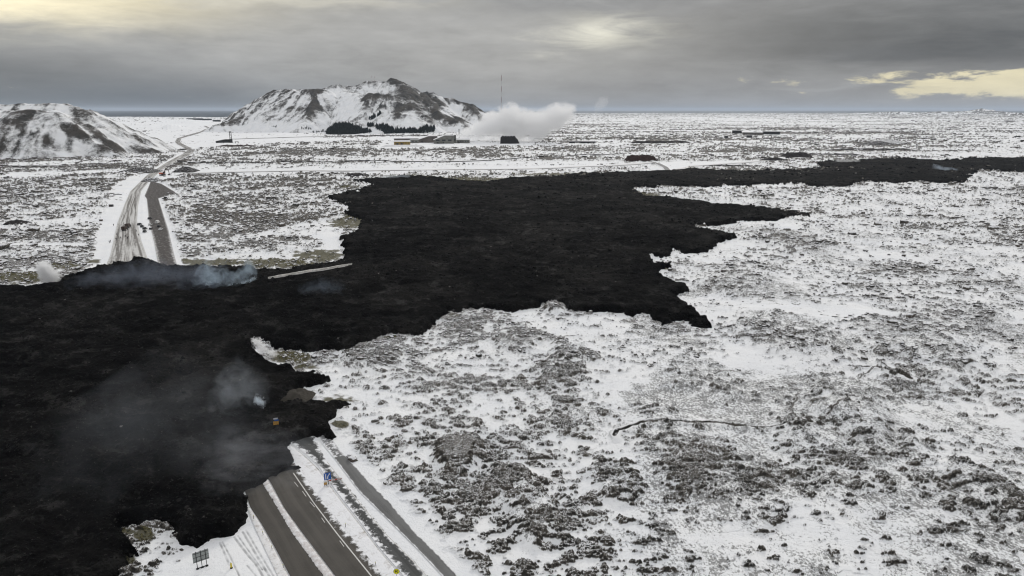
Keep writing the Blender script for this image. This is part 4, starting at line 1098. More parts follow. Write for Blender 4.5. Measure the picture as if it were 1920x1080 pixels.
# blue lane sign with amber plate and board
x, y = post_sign(615.5, 913)
sg = empty('lane_sign', (x, y, 0), 'blue sign with two white arrows on a post in the verge', 'road sign', yaw(x, y) + .1)
MB().tube((0, .06, 0), (0, .06, 3.7), .05).build('post', M_STEEL, sg)
pn = MB().box((0, 0, 2.9), (1.7, .05, 1.9)).build('panel', M_SIGNB, sg, bevel=.01)
MB().box((-.42, -.035, 2.85), (.20, .02, 1.35)).prism([(-.62,3.4),(-.22,3.4),(-.42,3.68)], -.045, -.025).build('arrow', M_WHITE, pn)
mb = MB(); pts = [(.02,2.2),(.03,2.6),(.10,2.95),(.28,3.25),(.45,3.4)]
for (u0, w0), (u1, w1) in zip(pts[:-1], pts[1:]): mb.prism([(u0-.1,w0),(u0+.1,w0),(u1+.1,w1),(u1-.1,w1)], -.045, -.025)
mb.prism([(.30,3.55),(.68,3.62),(.62,3.25)], -.047, -.027).build('arrow', M_WHITE, pn)
x, y = post_sign(610.5, 911.5)
sg = empty('hazard_panel', (x, y, 0), 'small amber hazard panel low at the foot of the blue sign', 'hazard panel', yaw(x, y))
MB().box((0, 0, .7), (.75, .05, .7)).build('panel', M_AMB, sg); MB().box((0, 0, 1.25), (.75, .05, .4)).build('upper_panel', M_WHITE, sg)
for q in (-.25, .25): MB().box((q, .05, .2), (.06, .4, .4)).build('foot', M_DARK, sg)
x, y = post_sign(628, 905)
sg = empty('road_barrier', (x, y, 0), 'long pinkish white road closing barrier behind the blue sign', 'barrier', R(20))
bb = MB().box((0, 0, .85), (3.6, .06, .34)).build('board', simple('pale_board', (.62, .50, .48), .6), sg)
MB().box((-1.1, -.04, .85), (.4, .03, .32)).build('red_stripe', M_RED, bb); MB().box((.3, -.04, .85), (.4, .03, .32)).build('red_stripe', M_RED, bb)
for q in (-1.5, 1.5): MB().box((q, 0, .4), (.08, .7, .8)).build('leg', M_DARK, sg)
# sign left standing in the lava
x, y, _ = G(518, 799, 2.5); zz = zlava(x, y)
sg = empty('sign_in_lava', (x, y, zz - 1.2), 'lonely amber and white sign still standing in the black lava', 'road sign', yaw(x, y))
MB().tube((0, .06, 0), (0, .06, 3.4), .05).build('post', M_STEEL, sg)
MB().box((0, 0, 1.75), (1.5, .05, 1.1)).build('amber_panel', M_AMB, sg)
MB().box((0, 0, 3.1), (1.2, .05, .42)).build('white_panel', simple('dull_white_panel', (.5, .52, .55), .5), sg)
MB().box((.15, 0, 2.6), (1.2, .04, .4)).build('blue_panel', M_SIGNB, sg)
# yellow marker
x, y = post_sign(434, 1066)
sg = empty('yellow_marker', (x, y, 0), 'short yellow marker post beside the tyre tracks', 'marker post', yaw(x, y))
MB().tube((0, 0, .3), (0, 0, 1.25), .2, .16, 10).build('sleeve', simple('yellow_plastic', (.62, .50, .06), .5), sg)
MB().tube((0, 0, 0), (0, 0, .32), .28, .24, 10).build('base', M_BLACK, sg); MB().tube((0, 0, 1.25), (0, 0, 1.45), .06, .04, 8).build('cap', M_STEEL, sg)
# delineators
dl = None
for (a_, b_), lab in (((493.6,1004),'marker stake by the left kerb, nearest the lava'),((510.5,1031),'marker stake by the left kerb, second from the lava'),((531.5,1066),'marker stake by the left kerb, nearest the frame edge'),
        ((648,989),'thin stake on the white verge right of the main carriageway'),((476,974),'leaning stake at the lava corner of the left carriageway'),((705,1062),'dark stake on the dirty verge beside the yellow sign')):
    x, y = post_sign(a_, b_)
    if dl is None:
        dl = empty('delineator', (x, y, .02), lab, 'marker stake', 0, 'stakes along the road edges')
        MB().box((0, 0, .55), (.10, .05, 1.1)).build('stake', M_DARK, dl); MB().box((0, -.03, .95), (.09, .02, .16)).build('reflector', M_SIGNY, dl); o_ = dl
    else: o_ = copy_tree(dl)
    o_.location = (x, y, .02); o_['label'] = lab; o_.rotation_euler = (R(random.uniform(-5, 5)), R(random.uniform(-6, 6)), R(20))

# ---- boulders
def boulder(px, py, w, lab, seed):
    bv, bf = ico(3); r_ = np.random.default_rng(seed)
    d_ = fbm(bv[:, 0] * 1.0 + seed, bv[:, 1] + bv[:, 2] * 1.3, 1.1, 4, seed, .6)
    v = bv * (1 + .32 * d_[:, None]) * np.array([w * .6, w * .5, w * .38])
    me = bpy.data.meshes.new('boulder'); me.from_pydata(v.tolist(), [], bf.tolist())
    x, y, z = at(px, py); o_ = link('boulder', me, M_ROCK); o_.location = (x, y, z + w * .1); tag(o_, lab, 'boulder', 'boulders along the path')
boulder(662, 862, 2.3, 'dark boulder at the corner of the path', 3); boulder(724, 908, 1.2, 'small dark boulder alone on clean snow right of the path', 4)
boulder(655, 856, 1.4, 'lesser boulder left of the big one by the path', 5)

# ---- gravel mound inside the lava, dykes and spoil heaps
def heap(name, px0, px1, pyb, hpx, depth, mat, seed, flat=.3, base=0.0, label=None, skew=0.0):
    x0, y0, _ = G(px0, pyb, base); x1, y1, _ = G(px1, pyb, base); w = x1 - x0
    mpp = y0 / ray(px0, pyb)[1] / FPX; h = hpx * mpp
    nx, ny = 70, 30; u = np.linspace(-.04, 1.04, nx)[None, :]; v = np.linspace(-.04, 1.04, ny)[:, None]
    X = x0 + w * u + 0 * v; Y = y0 + depth * v + 0 * u
    eu = np.minimum(u, 1 - u) * 2 + 0 * v; ev = np.minimum(v, 1 - v) * 2 + 0 * u
    s_ = max(w / 14, 1.5)
    f = np.minimum(np.clip(eu / (1 - flat), -.2, 1), np.clip(ev / .75, -.2, 1))
    prof = np.sign(f) * np.abs(f) ** .8 * (1 + skew * (u - .5))
    Z = base - .6 + h * prof * (1 + .22 * fbm(X, Y, s_ * 1.6, 4, seed)) + .06 * h * fbm(X, Y, s_ * .5, 3, seed + 1)
    me = grid_mesh(name, X, Y, Z, None, {}); return link(name, me, mat, kind='structure')
def spoil(name, c0, c1, snow=.3, sc=.12):
    mt, N = newmat(name); o = N.obj(); n = N.noise(o, sc, 6, .7); n2 = N.noise(o, sc * 5, 5, .7)
    geo = N.n('ShaderNodeNewGeometry'); sx = N.n('ShaderNodeSeparateXYZ'); N.link(geo.outputs['Normal'], sx.inputs[0])
    c_ = N.mix(N.ss(n, .35, .65), c0, c1)
    f_ = N.ss(N.m('ADD', n2, N.m('MULTIPLY', sx.outputs[2], snow)), .78, .92)
    N.surf(N.mix(f_, c_, (.7, .7, .71)), .95, N.bump(n2, .6, 1.0), .1); return mt
M_SP1 = spoil('spoil_dark', (.022, .020, .020), (.045, .040, .038), .2); M_SP2 = spoil('spoil_redbrown', (.030, .019, .017), (.055, .036, .032), .12)
M_SP5 = spoil('spoil_halfsnow', (.03, .028, .027), (.06, .055, .05), .30)
M_SP3 = spoil('spoil_snowy', (.05, .047, .044), (.10, .095, .09), .42); M_SP4 = spoil('gravel_brown', (.060, .054, .045), (.085, .077, .066), .0, .8)
for a_ in ((1174,1234,303,11,30,M_SP2,.75,1),(1428,1482,302,6,24,M_SP1,.3,2),(1474,1528,297,10,40,M_SP1,.6,3),(1625,1685,273,7,60,M_SP5,.3,4),(1650,1710,271,8,90,M_SP3,.3,5),
    (214,284,325,9,40,M_SP5,.3,6),(320,360,323,9,30,M_SP5,.2,7),(1184,1298,268,3.5,30,M_SP1,.8,8),(262,300,341,7,14,M_SP3,.5,9),(1560,1730,283,4,40,M_SP1,.7,10),(205,226,304,4,12,M_SP2,.5,12),
    (400,480,275,3,30,M_SP2,.6,13),(640,690,331,5,24,M_SP1,.4,14),(1330,1420,312,2.5,20,M_SP1,.6,15),(1500,1620,291,3,20,M_SP1,.7,16),(695,735,339,3.5,20,M_SP1,.4,18),
    (-40,190,314,3,24,M_SP1,.8,19),(0,40,421,7,14,M_SP1,.2,20)):
    px0, px1, pyb, hp, dp, mm, fl, sd = a_; heap('spoil_heap', px0, px1, pyb, hp, dp, mm, 500 + sd, fl)
heap('gravel_mound', 519, 575, 754, 17, 9, M_SP4, 540, .05, 2.2)

# ---- long pipeline and power poles on the plain
def polyline_tube(pts, r, mat, name, parent=None, z=0):
    mb = MB()
    P_ = [Vector(p) for p in pts]
    for p, q in zip(P_[:-1], P_[1:]): mb.tube(p, q, r, n=6)
    return mb.build(name, mat, parent)
def pline(pts, zoff): 
    out = []
    for (a, b), (c, d) in zip(pts[:-1], pts[1:]):
        for k in range(8): out.append((a + (c - a) * k / 8, b + (d - b) * k / 8))
    out.append(pts[-1]); return [(lambda g: (g[0], g[1], g[2] + zoff))(at(*p)) for p in out]
for pts, lab in (([(335,309),(600,305.5),(760,305),(900,303.5),(1130,291),(1170,291)],'long dark pipeline crossing the plain in front of the mountain'),
                 ([(430,262),(560,258),(700,256),(800,257)],'dark pipeline running from the drill rig towards the plant'),
                 ([(1060,262),(1200,262),(1400,258),(1480,266),(1560,262)],'dark pipeline on the far plain right of the steam')):
    p = polyline_tube(pline(pts, 1.6), .75, M_BLK, 'pipeline'); tag(p, lab, 'pipeline')
pole0 = None
for i, (a_, b_, lab) in enumerate(((1409,288,'left of two tall power poles before the dark spoil heaps'),(1417,287,'right of two tall power poles before the dark spoil heaps'),(1352,284,'power pole farther left on the plain'),(1454,290,'power pole at the left edge of the big heap'))):
    x, y, z = at(a_, b_)
    if pole0 is None:
        pole0 = empty('power_pole', (x, y, z), lab, 'power pole', 0, 'power poles on the plain')
        MB().tube((0, 0, 0), (0, 0, 24), .35, .22).build('pole', M_DARK, pole0); MB().box((0, 0, 21.5), (7, .35, .4)).build('crossarm', M_DARK, pole0); o_ = pole0
    else: o_ = copy_tree(pole0)
    o_.location = (x, y, z - .5); o_['label'] = lab

# ---- buildings
def bld(name, label, cat, px0, px1, pyb, hpx, depth, wall, roof='flat', eave=None, windows=0, doors=0, rz=0.0, wm=M_GLASS, group=None, roofmat=M_SNOWR, zadd=0):
    pm_ = (px0 + px1) / 2; x, y, _ = G(pm_, pyb); mpp = (y / ray(pm_, pyb)[1]) / FPX; w = (px1 - px0) * mpp; h = hpx * mpp
    t = empty(name, (x, y + depth / 2, zground(x, y) - .3 + zadd), label, cat, yaw(x, y) + rz, group)
    if roof == 'gable':      # gable end towards the viewer
        MB().prism([(-w/2,0),(w/2,0),(w/2,h*.62),(0,h),(-w/2,h*.62)], -depth/2, depth/2).build('wall', wall, t)
        MB().prism([(-w/2-.6,h*.60),(0,h+.1),(w/2+.6,h*.60),(w/2+.6,h*.60+.9),(0,h+1.0),(-w/2-.6,h*.60+.9)], -depth/2+.3, depth/2+.6).build('roof', roofmat, t)
    elif roof == 'ridge':    # ridge runs across the view
        MB().box((0, 0, h*.36), (w, depth, h*.72)).build('wall', wall, t)
        MB().prism([(-depth/2-.8,h*.72),(depth/2+.8,h*.72),(0,h)], -w/2-.6, w/2+.6, 'x').build('roof', roofmat, t)
    elif roof == 'shed':
        MB().prism([(-w/2,0),(w/2,0),(w/2,h),(w*.05,h),(-w/2,h*.45)], -depth/2, depth/2).build('wall', wall, t)
        MB().prism([(-w/2-.8,h*.44),(w*.05,h+.05),(w/2+.4,h+.05),(w/2+.4,h+.8),(w*.05,h+.9),(-w/2-.8,h*.44+.9)], -depth/2-.3, depth/2+.5).build('roof', roofmat, t)
    else:
        MB().box((0, 0, h/2), (w, depth, h)).build('wall', wall, t)
        MB().box((0, 0, h + .35), (w + .8, depth + .8, .7)).build('roof', roofmat, t)
    for k in range(windows):
        MB().box((-w/2 + (k + .7) * w / (windows + .4), -depth/2 - .06, h * .42), (w / (windows * 2.0), .2, h * .18)).build('window', wm, t)
    for k in range(doors):
        MB().box((-w*.3 + k * w * .28, -depth/2 - .08, 2.2), (4.0, .25, 4.4)).build('door', M_DARK, t)
    return t, w, h
t, w, h = bld('warehouse', 'long ochre yellow hall on a snowy platform before the plant', 'warehouse', 738, 768, 272, 8, 22, M_YEL, 'ridge', windows=6, doors=2)
heap('platform', 712, 790, 276, 3.2, 60, spoil('snowy_pad', (.5, .5, .5), (.75, .75, .76), .4), 561, .8)
bld('storage_hall', 'low brown hall behind the ochre yellow one', 'storage hall', 738, 786, 266, 6, 26, M_GREY2, 'flat', windows=4)
bld('service_block', 'small grey block between the brown halls', 'service block', 768, 784, 269, 7, 20, M_GREY, 'flat', windows=2)
bld('generator_hall', 'wide brown hall with a broad snowy roof left of the grey gable', 'power plant hall', 782, 818, 268, 12, 60, M_GREY2, 'shed', doors=1)
bld('turbine_hall', 'big grey green turbine hall with sloping snowy roof', 'power plant hall', 812, 850, 270, 15, 40, M_GREY, 'shed', windows=3, doors=2)
t, w, h = bld('stack_block', 'narrow tall grey block right of the turbine hall', 'stack block', 848, 855, 269, 15, 14, M_GREY, 'flat', windows=1)
bld('cooling_hall', 'grey hall half hidden at the foot of the steam', 'power plant hall', 855, 880, 269, 9, 30, M_GREY, 'ridge', windows=5, doors=1)
x, y, z = at(861, 262); ch = empty('chimney', (x, y, z), 'slim dark chimney at the left edge of the steam', 'chimney'); MB().tube((0,0,0),(0,0,30),1.6,1.3,12).build('stack', M_GREY, ch); MB().tube((0,0,30),(0,0,31),1.8,1.8,12).build('rim', M_DARK, ch)
# dark block in front of the steam
pm_, pyb = 955, 269; x, y, _ = G(pm_, pyb); mpp = y / ray(pm_, pyb)[1] / FPX
t = empty('cooling_tower', (x, y, zground(x, y) - .3), 'dark blocky cooling tower standing before the white steam', 'cooling tower', yaw(x, y))
MB().prism([(-17*mpp,0),(19*mpp,0),(16*mpp,7*mpp),(12*mpp,11*mpp),(10*mpp,13*mpp),(-15*mpp,12.5*mpp),(-16.5*mpp,11*mpp)], -8, 18).build('wall', M_BLK, t)
for k in range(5): MB().tube(((-12 + k * 5.2) * mpp, 3, 12.4 * mpp), ((-12 + k * 5.2) * mpp, 3, 14.2 * mpp), 3.2, 2.8, 12).build('fan_stack', M_DARK, t)
for k in range(6): MB().box(((-14 + k * 5.2) * mpp, -8.1, 4.5 * mpp), (.8, .5, 8.5 * mpp)).build('rib', M_DARK, t)
bld('spa_building', 'long low black building right of the steam', 'long building', 1067, 1117, 268, 3.6, 14, M_BLK, 'flat', windows=8)
bld('hotel_wing', 'dark cube like wing with snowy roof left in the far hotel', 'hotel wing', 1376, 1393, 252, 5, 40, M_BLK, 'flat', windows=4)
bld('hotel_wing', 'long black wing at the right end of the far hotel', 'hotel wing', 1433, 1464, 252, 5, 30, M_BLK, 'flat', windows=6)
bld('hotel_wing', 'low grey brown middle wing of the far hotel', 'hotel wing', 1396, 1432, 253, 4.5, 30, M_GREY2, 'flat', windows=7)
bld('outbuilding', 'small black outbuilding below the hotel middle wing', 'outbuilding', 1401, 1411, 260, 4.5, 14, M_BLK, 'flat', windows=2)
bld('outbuilding', 'small black outbuilding left of the far hotel', 'outbuilding', 1359, 1366, 260, 4, 12, M_BLK, 'flat', windows=1)
for a_, b_, c_, lab in ((350,378,226,'row of low dark sheds on the coast left of the mountain'),(398,412,229,'dark shed nearest the foot of the far mountain'),(372,395,226.5,'long dark shed in the coastal row')):
    bld('coastal_shed', lab, 'shed', a_, b_, c_, 3, 30, M_BLK, 'flat', windows=3, roofmat=M_DARK)
# drilling rig
t, w, h = bld('rig_shed', 'black drilling site shed with sloping end on open snow', 'shed', 404, 433, 268, 5.6, 16, M_BLK, 'shed', windows=2, roofmat=M_DARK)
x, y, z = at(433.5, 268); rg = empty('drill_rig', (x, y, z), 'tall dark twin leg drilling tower beside the black shed', 'drilling rig', 0)
for q in (-2.3, 2.3): MB().box((q, 0, 15), (1.2, 1.2, 30)).build('leg', M_DARK, rg)
for q in range(7): MB().box((0, 0, 2.5 + q * 4.2), (4.6, .8, .9)).build('brace', M_DARK, rg)
MB().box((0, 0, 2), (9, 9, 1.4)).build('platform', M_DARK, rg); MB().box((0, 0, 30.5), (6, 3, 1.2)).build('crown_block', M_DARK, rg)
x, y, z = at(444, 268.5); gt = empty('pipe_rack', (x, y, z), 'small dark table shaped rack right of the drilling tower', 'pipe rack'); MB().box((0,0,4.2),(10,3,1.2)).build('deck', M_DARK, gt)
for q in (-4, 4): MB().box((q, 0, 1.9), (.8, 2.5, 3.8)).build('leg', M_DARK, gt)

# ---- masts
M_MRED = simple('faded_mast_red', (.20, .09, .08), .6); M_MWH = simple('mast_offwhite', (.5, .5, .5), .6)
def mast(px, py_top, Yd, zb, w, label, segs, name='radio_mast', group=None):
    x, y, zt = D(px, py_top, Yd); w *= .8; t = empty(name, (x, y, zb), label, 'mast', 0, group); H_ = zt - zb
    for k in range(segs):
        z0, z1 = H_ * k / segs, H_ * (k + 1) / segs; mb = MB()
        for j in range(3):
            an = j * 2.094; mb.tube((math.cos(an) * w, math.sin(an) * w, z0), (math.cos(an) * w, math.sin(an) * w, z1), w * .34, n=5)
            n_ = max(2, int((z1 - z0) / (w * 2.2)))
            for q in range(n_):
                a2 = (j + 1) * 2.094; za = z0 + (z1 - z0) * q / n_; zb_ = z0 + (z1 - z0) * (q + 1) / n_
                mb.tube((math.cos(an) * w, math.sin(an) * w, za), (math.cos(a2) * w, math.sin(a2) * w, zb_), w * .16, n=4)
        mb.build('mast_section', M_MRED if k % 2 == 0 else M_MWH, t)
    return t, H_
t, H_ = mast(940, 141, 4700, -2, 1.9, 'very tall red and white lattice mast rising behind the steam', 9)
for j in range(3):
    an = j * 2.094 + .5
    for hz in (.33, .66, .97): MB().tube((0, 0, H_ * hz), (math.cos(an) * 150, math.sin(an) * 150, 0), .09, n=4).build('guy_wire', M_STEEL, t)
for px, lab in ((697, 'left of the two thin masts on the mountain top'), (702.5, 'right of the two thin masts on the mountain top')):
    x, y, zt = D(px, 141, 3480); mast(px, 142 if px < 700 else 143.5, 3480, zmount(x, y) - 2, .8, lab, 3, 'summit_mast', 'masts on the mountain top')

# ---- forest at the foot of the mountain
def forest(polys, name, label, dens=.55, seed=1, hts=(10, 17)):
    r = np.random.default_rng(seed)
    gx_, gy_, Hm = MT; XX, YY = np.meshgrid(gx_, gy_); pxx, pyy = proj(XX, YY, np.maximum(Hm, 0)); mask = np.zeros(XX.shape, bool)
    for p in polys: mask |= inside(pxx, pyy, p)
    mask &= r.random(XX.shape) < dens
    xs = XX[mask] + r.uniform(-2, 2, mask.sum()); ys = YY[mask] + r.uniform(-2, 2, mask.sum()); n = len(xs)
    if n > 6000: sel = r.permutation(n)[:6000]; xs, ys = xs[sel], ys[sel]; n = 6000
    zs = np.array([zmount(a, b) for a, b in zip(xs, ys)])
    hh = r.uniform(hts[0], hts[1], n) * np.exp(r.normal(0, .12, n)); rr = hh * r.uniform(.24, .36, n)
    K_ = 6; vs, fs, b = [], [], 0
    for i in range(n):
        for (z0, z1, q) in ((.06, .62, 1.0), (.36, .85, .7), (.62, 1.0, .42)):
            a0 = r.random() * 6
            for k in range(K_):
                an = a0 + k * 2 * math.pi / K_; rad = rr[i] * q * r.uniform(.7, 1.15); vs.append((xs[i] + math.cos(an) * rad, ys[i] + math.sin(an) * rad, zs[i] + hh[i] * z0 - r.uniform(0, .5)))
            vs.append((xs[i], ys[i], zs[i] + hh[i] * z1))
            fs += [[b + k, b + (k + 1) % K_, b + K_] for k in range(K_)]; b += K_ + 1
    me = bpy.data.meshes.new(name); me.from_pydata(vs, [], fs); print(name, n)
    return link(name, me, M_TREE, kind='stuff', label=label)
forest([[(613,247),(621,239),(628,236),(640,234),(655,234),(664,238),(672,237),(678,240),(676,245),(697,246.5),(697,248),(665,251.5),(613,251.5)]], 'forest', 'dense dark spruce plantation at the left foot of the mountain', .95, 1)
forest([[(704,238),(712,237),(728,238),(740,244),(770,244.5),(784,244.5),(791,240),(805,239),(814,239),(815,246),(800,248.5),(760,250),(722,251),(718,246),(706,242)]], 'forest', 'long dark spruce belt at the right foot of the mountain', .95, 2)
forest([[(691,222),(702,218),(706,219),(694,226)],[(707,217),(713,212),(714,214),(709,218)],[(688,235),(699,233),(701,237),(690,238)]], 'forest', 'small dark groves on the mountain slope above the plantation', .95, 3)
forest([[(563,241),(575,239.5),(585,241),(580,243.5),(566,243.5)],[(585,247),(612,246),(612,248),(586,249)],[(505,238),(520,236),(519,239)]], 'forest', 'thin dark thicket left of the spruce plantation', .45, 4, (5, 9))

# ------------------------------------------------------------------ steam and smoke
def ramp(N, v, stops):
    nd = N.n('ShaderNodeValToRGB'); N.link(v, nd.inputs[0]); cr_ = nd.color_ramp; cr_.interpolation = 'EASE' if False else 'LINEAR'
    cr_.elements[0].position = stops[0][0]; cr_.elements[0].color = (stops[0][1],) * 3 + (1,)
    cr_.elements[1].position = stops[-1][0]; cr_.elements[1].color = (stops[-1][1],) * 3 + (1,)
    for p_, v_ in stops[1:-1]:
        e_ = cr_.elements.new(p_); e_.color = (v_,) * 3 + (1,)
    sep_ = N.n('ShaderNodeSeparateColor'); N.link(nd.outputs[0], sep_.inputs[0]); return sep_.outputs[0]
def plume(px0, px1, pyb, hpx, depth, dens, label, top, bottom, nsc=2.5, soft=.25, amp=.9, color=(1, 1, 1), base=0.0, name='steam_plume', cat='steam plume', kind=None, stretch=(1, 1, 1), Yd=None, bias=0.0, side=.6):
    if Yd is None: x0, y0, _ = G(px0, pyb, base); x1 = G(px1, pyb, base)[0]
    else: x0, y0, base = D(px0, pyb, Yd); x1 = D(px1, pyb, Yd)[0]
    mpp = (y0 / ray((px0 + px1) / 2, pyb)[1]) / FPX; h = hpx * mpp / math.cos(math.atan2(CAM_H, y0)); w = x1 - x0
    mt = bpy.data.materials.new(name); mt.use_nodes = True; N = NT(mt.node_tree)
    tc = N.n('ShaderNodeTexCoord'); o = tc.outputs['Generated']; sp = N.n('ShaderNodeSeparateXYZ'); N.link(o, sp.inputs[0]); u, v, z = sp.outputs
    asp = N.mapping(o, (w / h * stretch[0], depth / h * stretch[1], stretch[2]), (px0 * .37, pyb * .21, 0))
    nz_ = N.noise(asp, nsc, 7, .62, .8)
    T = ramp(N, u, top); Bm = ramp(N, u, bottom)
    m1 = N.m('SUBTRACT', T, z); m2 = N.m('SUBTRACT', z, Bm); vv = N.m('SUBTRACT', N.m('MULTIPLY', v, 2), 1)
    m3 = N.m('MULTIPLY', N.m('SUBTRACT', 1, N.m('MULTIPLY', vv, vv)), .5)
    uu = N.m('SUBTRACT', N.m('MULTIPLY', u, 2), 1)
    mu_ = N.m('MULTIPLY', N.m('SUBTRACT', 1, N.m('MULTIPLY', uu, uu)), side)
    e_ = N.m('MINIMUM', N.m('MINIMUM', m1, N.m('ADD', m2, .02)), N.m('MINIMUM', m3, mu_))
    f = N.m('MULTIPLY', N.ss(e_, 0.0, .06), N.ss(N.m('ADD', e_, N.m('ADD', N.m('MULTIPLY', N.m('SUBTRACT', nz_, .5), amp * 1.9), bias)), 0.0, soft))
    pv = N.n('ShaderNodeVolumePrincipled'); pv.inputs['Color'].default_value = tuple(color) + (1,); N.link(N.m('MULTIPLY', f, dens), pv.inputs['Density']); pv.inputs['Anisotropy'].default_value = .1
    om = N.n('ShaderNodeOutputMaterial'); N.link(pv.outputs[0], om.inputs['Volume'])
    o_ = MB().box((w / 2, 0, h / 2), (w, depth, h)).build(name, mt); o_.location = (x0, y0, base)
    if kind: o_['kind'] = kind; o_['label'] = label
    else: tag(o_, label, cat)
    return o_
plume(842, 1078, 265, 76, 180, .055, 'big white steam cloud drifting right from the power plant', [(0,.10),(.10,.30),(.30,.72),(.42,.92),(.5,1),(.58,.86),(.7,.80),(.82,.95),(.92,.98),(1,.9)], [(0,0),(.72,0),(.85,.2),(1,.5)], 3.4, .34, .85, stretch=(1, 1, 1), side=1.1, bias=-.07)
plume(1114, 1140, 214, 34, 120, .0022, 'thin far steam wisp on the horizon right of the big cloud', [(0,.6),(.4,.95),(1,1)], [(0,0),(.5,0),(1,.6)], 3, .3, .9, Yd=8000)
plume(78, 112, 534, 44, 7, .9, 'dense white steam puff at the left lava edge', [(0,1),(.35,1),(.6,.85),(1,.5)], [(0,.35),(.35,0),(.7,0),(1,.2)], 3.0, .12, .62, stretch=(1.2,1.2,1), base=1.5, bias=-.02)
plume(365, 486, 541, 66, 12, .075, 'bluish white smoke rising behind the lava front', [(0,.3),(.25,.95),(.45,.6),(.65,.45),(.9,.95),(1,.6)], [(0,.06),(.4,0),(.7,.02),(1,.42)], 3.6, .4, 1.1, (.72,.87,1), base=1.8, cat='smoke', name='smoke', bias=-.06)
plume(385, 484, 540, 26, 6, .5, 'bright streak of smoke hugging the lava front', [(0,.55),(.35,.28),(.6,.35),(.85,.75),(1,1)], [(0,.1),(.3,0),(.6,.04),(1,.6)], 5, .3, 1.0, (.78,.90,1), base=1.8, cat='smoke', name='smoke', bias=-.12)
plume(130, 430, 540, 56, 26, .008, 'thin blue grey smoke over the lava edge below the road', [(0,.4),(.5,1),(1,.8)], [(0,0),(1,0)], 2.5, .5, 1.0, (.7,.8,1), base=1.8, name='thin_smoke', kind='stuff')
plume(476, 522, 669, 38, 4, 1.0, 'white steam wisp at the tip of the snow tongue', [(0,1),(.3,.95),(.55,.45),(1,.24)], [(0,.55),(.3,.25),(.6,0),(1,0)], 4.5, .22, .95, base=1.2, bias=-.05)
plume(405, 500, 775, 105, 14, .020, 'faint grey smoke column left of the gravel mound', [(0,.5),(.4,1),(1,.5)], [(0,.1),(.4,0),(1,.1)], 3.2, .5, 1.1, (.85,.92,1), base=2, cat='smoke', name='smoke')
plume(478, 498, 764, 26, 3, .55, 'small bright smoke puff beside the faint column', [(0,1),(.5,.8),(1,.6)], [(0,.3),(.6,.1),(1,0)], 3, .3, 1.1, (.85,.93,1), base=2, cat='smoke', name='smoke', bias=-.08)
plume(140, 470, 880, 190, 50, .0019, 'thin veil of smoke over the near lava', [(0,.6),(.4,1),(1,.7)], [(0,0),(1,0)], 2.6, .45, 1.2, (.86,.92,1), base=2, name='thin_smoke', kind='stuff')
plume(400, 580, 905, 100, 20, .011, 'torn grey smoke just behind the road end', [(0,.9),(.5,.95),(1,.6)], [(0,0),(1,.15)], 3.4, .4, 1.3, (.9,.93,1), base=2, name='thin_smoke', kind='stuff', bias=-.04, stretch=(.6,1,2.2))
plume(1750, 1792, 321, 16, 16, .06, 'small white and blue smoke on the distant lava arm', [(0,.9),(.5,.5),(1,.4)], [(0,.3),(.5,0),(1,0)], 4, .3, 1.1, (.75,.87,1), base=2, cat='smoke', name='smoke', bias=-.05)
plume(1566, 1612, 305, 7, 10, .12, 'low white steam at the far edge of the lava arm', [(0,.9),(1,.9)], [(0,0),(1,0)], 5, .3, 1.2, base=2, bias=-.05)
plume(712, 770, 335, 9, 10, .06, 'low white and blue steam at the far lava rim', [(0,.6),(.4,.9),(1,.9)], [(0,0),(1,.2)], 5, .3, 1.1, (.85,.93,1), base=1.5, bias=-.04)
plume(560, 650, 556, 40, 12, .012, 'faint blue smoke right of the buried road', [(0,.6),(.6,1),(1,.6)], [(0,0),(1,0)], 3, .5, 1.1, (.65,.8,1), base=2, cat='smoke', name='smoke', bias=-.05)

# ------------------------------------------------------------------ the air itself
mt = bpy.data.materials.new('haze_air'); mt.use_nodes = True; N = NT(mt.node_tree)
pv = N.n('ShaderNodeVolumePrincipled'); pv.inputs['Color'].default_value = (.76, .86, 1.0, 1); pv.inputs['Density'].default_value = 1.7e-5; pv.inputs['Anisotropy'].default_value = .0
om = N.n('ShaderNodeOutputMaterial'); N.link(pv.outputs[0], om.inputs['Volume'])
hz = MB().box((0, 40000, 165), (260000, 200000, 390)).build('haze', mt, kind='stuff')

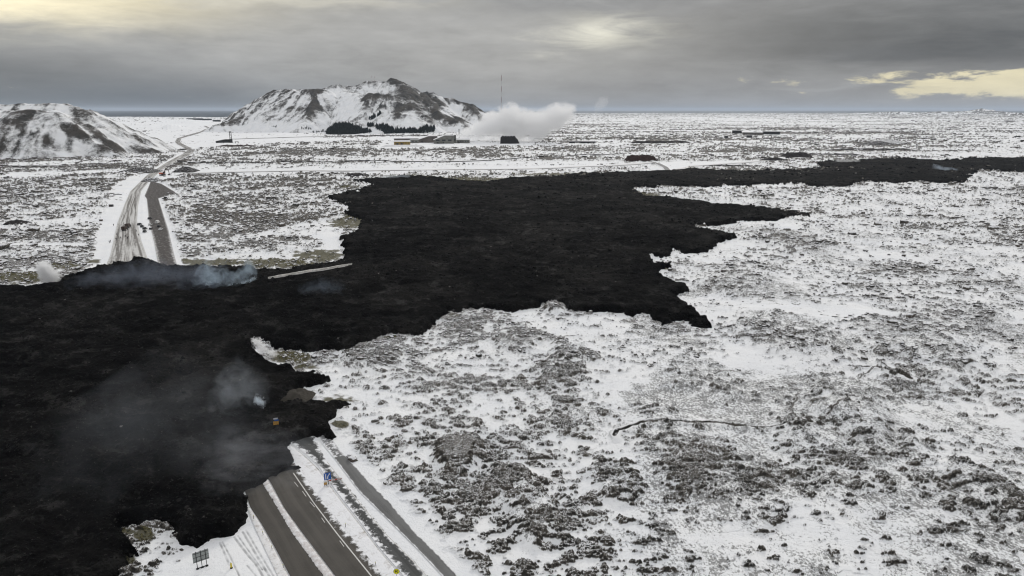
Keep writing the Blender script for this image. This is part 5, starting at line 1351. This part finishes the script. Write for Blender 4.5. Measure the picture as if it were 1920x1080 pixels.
# ------------------------------------------------------------------ loose blocks on the young lava
def rubble(name, count, ymin, ymax, px_lo, px_hi, sub, seed, edge=False):
    r = np.random.default_rng(seed)
    rows = np.where((Yl > ymin) & (Yl < ymax))[0]
    ri = r.choice(rows, count * 6); ci = r.integers(2, len(U2) - 2, count * 6)
    x, y, z, e = LX[ri, ci], LY[ri, ci], LZ[ri, ci], LS[ri, ci]; ppx, _ = proj(x, y, z)
    ok = (np.abs(ppx - 960) < 1100) & ((e > -1.5) & (e < 5) if edge else (e > 1)) & (fbm(x, y, 40, 3, seed) + r.normal(0, .5, len(x)) > .1)
    x, y, z = x[ok][:count], y[ok][:count], z[ok][:count]; n = len(x); dist = np.hypot(x, y)
    w = np.exp(r.normal(0, .4, n)) * (px_lo + (px_hi - px_lo) * r.random(n) ** 2.5) * dist / FPX * .5
    bv, bf = ico(sub); nv = len(bv); V = np.repeat(bv[None], n, 0) * (1 + .28 * r.normal(0, 1, (n, nv, 1)).clip(-1.4, 1.4))
    V = V * np.stack([w * r.uniform(.8, 1.3, n), w * r.uniform(.7, 1.2, n), w * r.uniform(.5, .9, n)], -1)[:, None, :]
    co = (V + np.stack([x, y, z], -1)[:, None, :]).reshape(-1, 3); F = (bf[None] + (np.arange(n) * nv)[:, None, None]).reshape(-1, 3)
    me = bpy.data.meshes.new(name); me.vertices.add(len(co)); me.vertices.foreach_set('co', co.astype(np.float32).ravel())
    me.loops.add(F.size); me.loops.foreach_set('vertex_index', F.astype(np.int32).ravel())
    me.polygons.add(len(F)); me.polygons.foreach_set('loop_start', np.arange(0, F.size, 3, dtype=np.int32)); me.update(calc_edges=True)
    return link(name, me, M_RUB, kind='stuff', label='loose black blocks of fresh lava')
mt, N = newmat('lava_rubble'); o = N.obj(); n = N.noise(o, .35, 5, .7); n2 = N.noise(o, .02, 3, .6)
c_ = N.mix(N.ss(n, .45, .70), (.008, .008, .008), (.045, .043, .040)); c_ = N.mix(N.ss(n2, .55, .35), c_, (.010, .010, .010))
N.surf(c_, 1.0, None, .05); M_RUB = mt
rubble('lava_rubble', 16000, 100, 420, 1.2, 5, 1, 71); rubble('lava_rubble', 14000, 350, 1500, 1.2, 3.6, 1, 72); rubble('lava_rubble', 6000, 100, 900, 1.8, 6, 1, 73, True)
